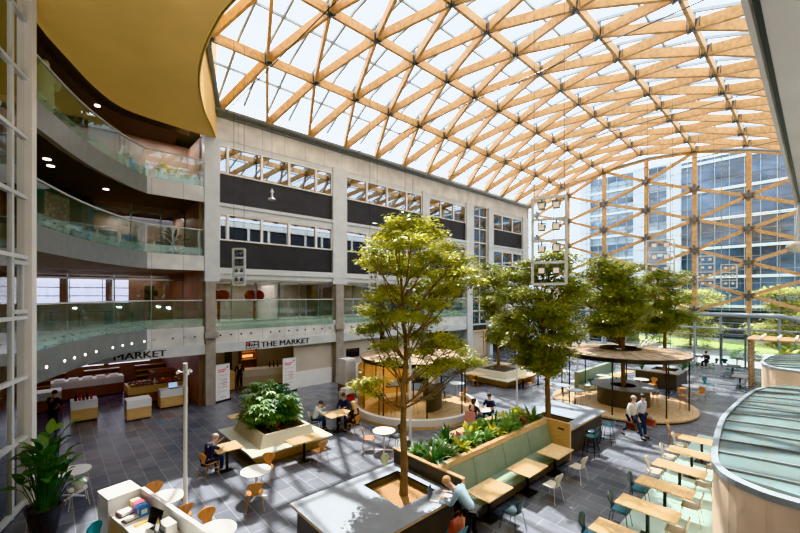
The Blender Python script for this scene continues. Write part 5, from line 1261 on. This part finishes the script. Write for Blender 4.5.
# ================================================================ RECEPTION DESK
D = (1.586, 8.2); DR = .2176
t = thing('reception_desk', 'white reception desk with a raised ledge at the lower left', 'desk', (D[0], D[1], 0), DR)
MB().box(0, .66, 2.85, 3.5, 0, 1.10).build('end_block', M['white'], t); MB().box(-.01, .67, 2.84, 3.51, 1.10, 1.13).build('end_top', M['whitegloss'], t)
MB().box(.66, .72, -.8, 2.85, 0, 1.10).build('ledge_panel', M['white'], t); MB().box(.65, .74, -.8, 2.84, 1.10, 1.13).build('ledge_top', M['whitegloss'], t)
MB().box(.03, .66, -.8, 2.85, .72, .76).build('work_surface', M['whitegloss'], t); MB().box(.05, .08, .4, 2.85, 0, .72).build('modesty_panel', M['woodx'], t)
def item(name, label, cat, x, y, z, rz=0): return thing(name, label, cat, (D[0] + x * math.cos(DR) - y * math.sin(DR), D[1] + x * math.sin(DR) + y * math.cos(DR), z), rz + DR)
t = item('letter_tray', 'white tray of papers on the desk behind the end block', 'tray', .3, 2.6, .76, .1); MB().box(-.2, .2, -.12, .12, 0, .02).box(-.2, -.18, -.12, .12, .02, .08).box(.18, .2, -.12, .12, .02, .08).build('tray', M['brownleather'], t); MB().box(-.17, .17, -.11, .11, .02, .09).build('paper', M['whitegloss'], t)
t = item('letter_tray', 'second white tray nearer the keyboard on the reception desk', 'tray', .28, 2.25, .76, .1); MB().box(-.2, .2, -.1, .1, 0, .02).build('tray', M['brownleather'], t); MB().box(-.17, .17, -.09, .09, .02, .04).build('paper', M['whitegloss'], t)
t = item('cardboard_box', 'yellow box at the back of the reception desk', 'box', .5, 2.7, .76); MB().box(-.1, .1, -.08, .08, 0, .2).build('body', M['yellowcard'], t); MB().box(-.1, .1, -.08, .08, .2, .205).build('lid', M['cream'], t)
t = item('cardboard_box', 'purple box between the yellow and the blue box', 'box', .48, 2.48, .76); MB().box(-.1, .1, -.09, .09, 0, .22).build('body', M['purple'], t); MB().box(-.1, .1, -.09, .09, .22, .225).build('lid', M['pinkink'], t)
t = item('cardboard_box', 'blue box with white print on the reception desk', 'box', .47, 2.25, .76); MB().box(-.1, .1, -.1, .1, 0, .22).build('body', M['blue'], t); MB().box(-.101, -.1, -.06, .0, .06, .16).box(-.06, .06, -.101, -.1, .06, .16).build('print', M['white'], t)
t = item('leaflet_pile', 'yellow booklet on white sheets in the middle of the desk', 'leaflets', .3, 1.85, .76, .15); MB().box(-.18, .18, -.1, .1, 0, .012).build('sheets', M['whitegloss'], t); MB().box(-.14, .10, -.05, .05, .012, .04).build('booklet', M['yellowcard'], t)
def monitor(x, y, rz, label):
    t = item('monitor', label, 'monitor', x, y, .76, rz); MB().box(-.1, .1, -.08, .08, 0, .012).build('foot', M['black'], t); MB().box(-.015, .015, -.015, .015, .01, .2).build('stand', M['black'], t)
    MB().add([(-.2, -.03, .1), (.2, -.03, .1), (.2, .05, .40), (-.2, .05, .40), (-.2, -.055, .105), (.2, -.055, .105), (.2, .025, .405), (-.2, .025, .405)], [(0, 1, 2, 3), (7, 6, 5, 4), (0, 4, 5, 1), (1, 5, 6, 2), (2, 6, 7, 3), (3, 7, 4, 0)]).build('screen', M['screen'], t)
monitor(.42, 1.45, -1.4, 'dark monitor standing on the reception desk, farther one'); monitor(.25, .95, -1.9, 'dark monitor on the reception desk, nearer one')
t = item('desk_printer', 'small white printer against the desk ledge', 'printer', .48, 1.05, .76); MB().box(-.11, .11, -.18, .18, 0, .24).build('body', M['white'], t); MB().box(-.112, -.11, -.1, .1, .06, .12).build('slot', M['teal'], t)
t = item('keyboard', 'black keyboard in front of the nearer monitor', 'keyboard', .15, 1.25, .76, 1.4); MB().box(-.2, .2, -.07, .07, 0, .02).build('body', M['black'], t); MB().box(-.19, .19, -.06, .06, .02, .025).build('keys', M['midgrey'], t)
chair(.86, 10.55, (.7, -.7), 'large bright teal chair behind the reception desk', 'teal'); chair(1.15, 9.3, (1, .1), 'dark office chair next to the teal chair behind the desk', 'petrol')
# potted plant
PB = (-.12, 12.75)
t = thing('plant_pot', 'dark tapered pot at the lower left', 'pot', (PB[0], PB[1], 0)); MB().lathe([(.001, 0), (.24, 0), (.34, .62), (.36, .62), (.36, .66), (.30, .66), (.30, .58), (.001, .58)], 28).build('pot', M['darkpot'], t); MB().disc((0, 0, 0), .3, .56, .6, 24).build('soil', M['soil'], t)
plant('potted_plant', 'large broad leaved plant in the dark pot beside the glass wall', (PB[0], PB[1], .6), 84, .44, 'leafE', 91, .5, .9, stemh=1.5, radial=.5)
plant('potted_plant', 'brighter young shoots rising in the middle of the dark pot', (PB[0] + .1, PB[1] + .05, .6), 16, .5, 'leafC', 93, .40, .7, stemh=1.75, radial=.4)
# ================================================================ STATUES on top gallery
def figure_statue(x, y, z, h, m_, label, rz=0):
    t = thing('statue', label, 'statue', (x, y, z), rz); k = h / 1.75
    me = skinmesh([V(0, 0, .5) * k, V(0, 0, .9) * k, V(0, .02, 1.25) * k, V(0, .03, 1.42) * k, V(0, .05, 1.6) * k, V(-.28, .15, 1.15) * k, V(-.3, .35, 1.35) * k, V(.28, .1, 1.1) * k, V(.22, .35, 1.0) * k, V(-.12, 0, 0) * k, V(.12, 0, 0) * k],
                  [(0, 1), (1, 2), (2, 3), (3, 4), (2, 5), (5, 6), (2, 7), (7, 8), (0, 9), (0, 10)], [.2 * k, .2 * k, .2 * k, .08 * k, .13 * k, .07 * k, .06 * k, .07 * k, .06 * k, .14 * k, .14 * k], 1)
    obj('figure', me, M[m_], t); MB().box(-.3 * k, .3 * k, -.25 * k, .25 * k, -.0, .05).build('base', M['white'], t)
def beast(x, y, z, h, m_, label, rz=0):
    t = thing('animal_statue', label, 'statue', (x, y, z), rz); k = h
    me = skinmesh([V(0, 0, .45) * k, V(.3, 0, .5) * k, V(.42, 0, .75) * k, V(.55, 0, .85) * k, V(.72, 0, .80) * k, V(-.35, 0, .45) * k, V(-.55, 0, .65) * k, V(.28, .1, 0) * k, V(.28, -.1, 0) * k, V(-.35, .1, 0) * k, V(-.35, -.1, 0) * k],
                  [(0, 1), (1, 2), (2, 3), (3, 4), (0, 5), (5, 6), (1, 7), (1, 8), (5, 9), (5, 10)], [.16 * k, .16 * k, .1 * k, .1 * k, .05 * k, .15 * k, .03 * k, .05 * k, .05 * k, .06 * k, .06 * k], 1)
    obj('body', me, M[m_], t); MB().box(-.6 * k, .6 * k, -.2 * k, .2 * k, 0, .03).build('base', M['white'], t)
Z3 = 11.5
figure_statue(-.15, 17.2, Z3, 2.3, 'statue', 'large pale green figure behind the highest balustrade at the left')
figure_statue(2.6, 22.6, Z3, 1.7, 'statuew', 'white figure with a raised arm in the middle of the highest gallery', -.6)
beast(3.1, 23.9, Z3, .8, 'statuew', 'small white animal figure right of the figure with the raised arm', -.5); figure_statue(3.5, 22.6, Z3, 1.15, 'statuew', 'short white figure near the corner of the highest gallery', .2)
figure_statue(4.1, 22.4, Z3, 1.0, 'statuew', 'shortest white figure near the corner of the highest gallery', .6)
beast(4.75, 23.0, Z3 + .5, .85, 'yellowcard', 'yellow and white animal figure next to the corner of the highest gallery', 2.6); beast(5.5, 23.1, Z3 + .5, .7, 'statuew', 'large white lying animal figure beside the brown column on the highest gallery', 3.1)
tag(MB().box(4.0, 5.8, 22.7, 23.4, Z3, Z3 + .5).build('display_plinth', M['white']), 'white plinth under the animal figures of the highest gallery', 'plinth')
t = thing('clothes_dummy', 'dark blue draped shape behind the figure with the raised arm', 'statue', (3.0, 23.1, Z3)); MB().lathe([(.35, 0), (.3, .6), (.12, 1.1), (.001, 1.15)], 14, smooth=True).build('drape', M['blue'], t); MB().disc((0, 0, 0), .37, 0, .03, 16).build('base', M['black'], t)
plant('potted_plant', 'green plant on the middle gallery by the shop glazing', (5.1, 24.4, 8.3), 26, .8, 'leafE', 201, .2, .5, stemh=.8); t = thing('plant_pot', 'dark pot of the plant on the middle gallery', 'pot', (5.1, 24.4, 7.85)); MB().lathe([(.001, 0), (.2, 0), (.25, .45), (.22, .45), (.001, .42)], 16).build('pot', M['darkpot'], t); MB().disc((0, 0, 0), .2, .4, .43, 12).build('soil', M['soil'], t)
for k, (x, y) in enumerate([(-.6, 28), (.6, 29), (2.0, 28.5), (3.0, 28)]):
    t = thing('exhibit_table', ['leftmost', 'second', 'third', 'rightmost'][k] + ' dark table seen behind the lowest gallery balustrade', 'table', (x, y, 4.15)); MB().box(-.7, .7, -.4, .4, .7, .76).build('tabletop', M['greyside'], t)
    for sx in (-1, 1):
        for sy in (-1, 1): MB().box(sx * .62 - .03, sx * .62 + .03, sy * .33 - .03, sy * .33 + .03, 0, .7).build('leg', M['black'], t)
t = thing('camera_stand', 'dark camera rig hanging in the lowest gallery shop window', 'camera rig', (4.3, 26.6, 4.15)); MB().box(-.25, .2, -.15, .15, 1.3, 2.2).box(.2, .4, -.1, .1, 1.6, 1.95).build('body', M['black'], t); MB().tube([(0, 0, 0), (0, 0, 1.3)], .04, 8).build('pole', M['steel'], t)
# ================================================================ LAMP POSTS, FRAMES
def lamp_post(x, y, label, h=4.1):
    t = thing('lamp_post', label, 'lamp post', (x, y, 0)); MB().tube([(0, 0, 0), (0, 0, h)], .052, 12).build('pole', M['white'], t); MB().disc((0, 0, 0), .16, 0, .02, 20).build('base_plate', M['lightgrey'], t)
    for k in range(3):
        a = .6 + k * 2.1; c, s_ = math.cos(a), math.sin(a); MB().tube([(0, 0, h - .22), (c * .17, s_ * .17, h - .22)], .018, 6).tube([(c * .13, s_ * .13, h - .19), (c * .20, s_ * .20, h - .25)], .035, 10).build('spotlight', M['white'], t)
lamp_post(2.5, 10.75, 'nearest white lamp post beside the reception desk'); lamp_post(9.95, 10.35, 'white lamp post in front of the left kiosk by the sunlit tree'); lamp_post(17.45, 10.35, 'white lamp post left of the far counter tree'); lamp_post(27.0, 11.35, 'white lamp post seen behind the right kiosk')
def light_frame(c, w, h, rows, label, ang=None, zt=None):
    t = thing('light_frame', label, 'light rig', c, ang if ang is not None else math.atan2(-.94, .35)); q = MB(); b = .04
    q.box(-w / 2 - b, -w / 2 + b, -b, b, 0, h).box(w / 2 - b, w / 2 + b, -b, b, 0, h)
    for k in range(rows + 1): q.box(-w / 2, w / 2, -b, b, h * k / rows - b, h * k / rows + b)
    q.build('frame', M['lightgrey'], t)
    q = MB(); zc_ = (zt or 17.5) - c[2]
    for sx in (-1, 1): q.tube([(sx * w * .45, 0, h), (sx * w * .45, 0, zc_)], .008, 4)
    q.build('suspension_cable', M['black'], t)
    for k in range(rows):
        for sx in (-1, 1):
            z = h * (k + 1) / rows; x = sx * w * .22; s_ = w * .1
            MB().box(x - s_, x + s_, -.09, .09, z - .12 - 2.4 * s_, z - .12 - .4 * s_).build('spotlight', M['steel'], t); MB().box(x - s_ * .85, x + s_ * .85, -.10, -.09, z - .12 - 2.2 * s_, z - .12 - .6 * s_).build('lens', M['lampcool'], t)
            MB().box(x - .02, x + .02, -.02, .02, z - .14, z).box(x - s_ - .03, x - s_ - .01, -.02, .02, z - .12 - 1.6 * s_, z - .1).box(x + s_ + .01, x + s_ + .03, -.02, .02, z - .12 - 1.6 * s_, z - .1).box(x - s_ - .03, x + s_ + .03, -.02, .02, z - .13, z - .1).build('yoke', M['steel'], t)
    return t
M['lampcool'] = mat('spot_lens', (.55, .5, .42), .3, 0, 0, 1, emit=(1, .8, .6), es=.25)
light_frame(atd(549, 284, 11.6), .95, 2.62, 4, 'largest hanging light frame in front of the middle trees', zt=18.7)
light_frame(atd(660, 288, 24.0), 1.45, 3.0, 4, 'hanging light frame above the tree behind the right kiosk', zt=18.6)
light_frame(atd(706, 288, 30.0), 1.05, 2.5, 4, 'narrow hanging light frame just right of a timber post', zt=18.5)
light_frame(atd(729, 288, 31.0), 1.0, 1.9, 3, 'small hanging light frame between the two right timber posts', zt=18.4)
light_frame(atd(239, 285, 17.0), .5, 1.6, 4, 'small hanging light ladder in front of the left dark panels', PI * .78, zt=17.6)
light_frame(atd(373.5, 288, 21.0), .45, 1.5, 4, 'small hanging light ladder left of the sunlit tree', PI * .78, zt=17.7)
light_frame(atd(409, 296, 22.0), .5, 1.3, 3, 'small hanging light ladder behind the sunlit tree', PI * .78, zt=17.7)
t = thing('pendant_fitting', 'small pale fitting hanging before the upper dark panels', 'light', atd(272, 200, 17)); MB().lathe([(.16, 0), (.18, .03), (.05, .1), (.04, .3), (.08, .34), (.02, .5)], 12).build('fitting', M['lightgrey'], t); MB().tube([(0, 0, .5), (0, 0, 7.4)], .006, 4).build('cable', M['black'], t)
t = thing('loudspeaker', 'pale horn loudspeaker hanging at the right edge', 'loudspeaker', atd(797, 247, 9)); MB().ell((0, 0, 0), .3, .2, .13, 14, 8).build('horn', M['cream'], t); MB().tube([(.0, 0, .05), (.1, -.1, 2.0)], .05, 8).build('bracket', M['lightgrey'], t)
# ================================================================ LIGHT, WORLD, CAMERA
w = bpy.data.worlds.new('World'); scene.world = w; w.use_nodes = True; N = w.node_tree.nodes; L = w.node_tree.links; bg = N['Background']
tc = N.new('ShaderNodeTexCoord'); sx_ = N.new('ShaderNodeSeparateXYZ'); mr = N.new('ShaderNodeMapRange'); mr.inputs[1].default_value = -.05; mr.inputs[2].default_value = .35
cx_ = N.new('ShaderNodeMix'); cx_.data_type = 'RGBA'; cx_.inputs[6].default_value = (.75, .84, 1, 1); cx_.inputs[7].default_value = (.93, .97, 1, 1)
L.new(tc.outputs['Generated'], sx_.inputs[0]); L.new(sx_.outputs[2], mr.inputs[0]); L.new(mr.outputs[0], cx_.inputs[0]); L.new(cx_.outputs[2], bg.inputs[0]); bg.inputs[1].default_value = SKY
sun = bpy.data.lights.new('sun', 'SUN'); so = bpy.data.objects.new('sun', sun); COL.objects.link(so); sun.energy = SUN; sun.angle = .012; sun.color = (1, .94, .84)
so.rotation_euler = Vector((-.36, -.49, -1)).to_track_quat('-Z', 'Y').to_euler()
def area(x, y, z, sx, sy, e, col, rot=(0, 0, 0)):
    l = bpy.data.lights.new('area', 'AREA'); l.shape = 'RECTANGLE'; l.size = sx; l.size_y = sy; l.energy = e; l.color = col; o = bpy.data.objects.new('area', l); COL.objects.link(o); o.location = (x, y, z); o.rotation_euler = rot
[area(a_, b_, 8.2, .4, .4, 420, (1, .93, .82), (PI, 0, 0)) for a_, b_ in ((-4.5, 1), (-4.5, 6), (-1, -3))]; area(13.9, 14.9, 2.4, .3, .3, 45, (1, .85, .6)); [area(a_, -4.6, 4.4, .35, .35, 130, (1, .95, .9), (PI - .5, 0, 0)) for a_ in (2, 6, 10)]; area(2, 27, 3.1, 6, 6, 40, (1, .8, .76)); area(10, 25, 3.1, 4, 4, 22, (1, .8, .65)); area(2, 27, 6.9, 6, 6, 130, (1, .8, .75)); area(10, 26, 6.5, 8, 2, 110, (1, .9, .8)); area(19, 26, 6.5, 8, 2, 70, (1, .9, .8)); [area(a_, b_, c_, .3, .3, 26, (1, .9, .8)) for a_, b_, c_ in ((0, 20.5, 14.3), (1.5, 23, 14.3), (3.5, 23.6, 14.3), (5, 23.8, 14.3), (2.2, 26.8, 10.6), (3.8, 26.8, 10.6), (5.2, 27.2, 10.6), (3, 28.3, 10.6))]  # added fill: unseen uplights for the soffits, lamps brightening kiosk and rooms
cam = bpy.data.cameras.new('cam'); co = bpy.data.objects.new('cam', cam); COL.objects.link(co); scene.camera = co
cam.sensor_width = 36; cam.lens = 36 * FOC / 800; cam.shift_y = (295.5 - 266.5) / 800; cam.clip_start = .05; cam.clip_end = 500
co.location = (0, 0, EYE); co.rotation_euler = (PI / 2, 0, _t - PI / 2)
scene.view_settings.view_transform = 'Khronos PBR Neutral'; scene.view_settings.exposure = EXPO; scene.view_settings.gamma = 1.13; scene.view_settings.use_white_balance = True; scene.view_settings.white_balance_temperature = 6150
scene.cycles.use_denoising = True; scene.cycles.max_bounces = 8; scene.cycles.transparent_max_bounces = 24; scene.cycles.caustics_reflective = False; scene.cycles.caustics_refractive = False
scene.cycles.sample_clamp_indirect = 6
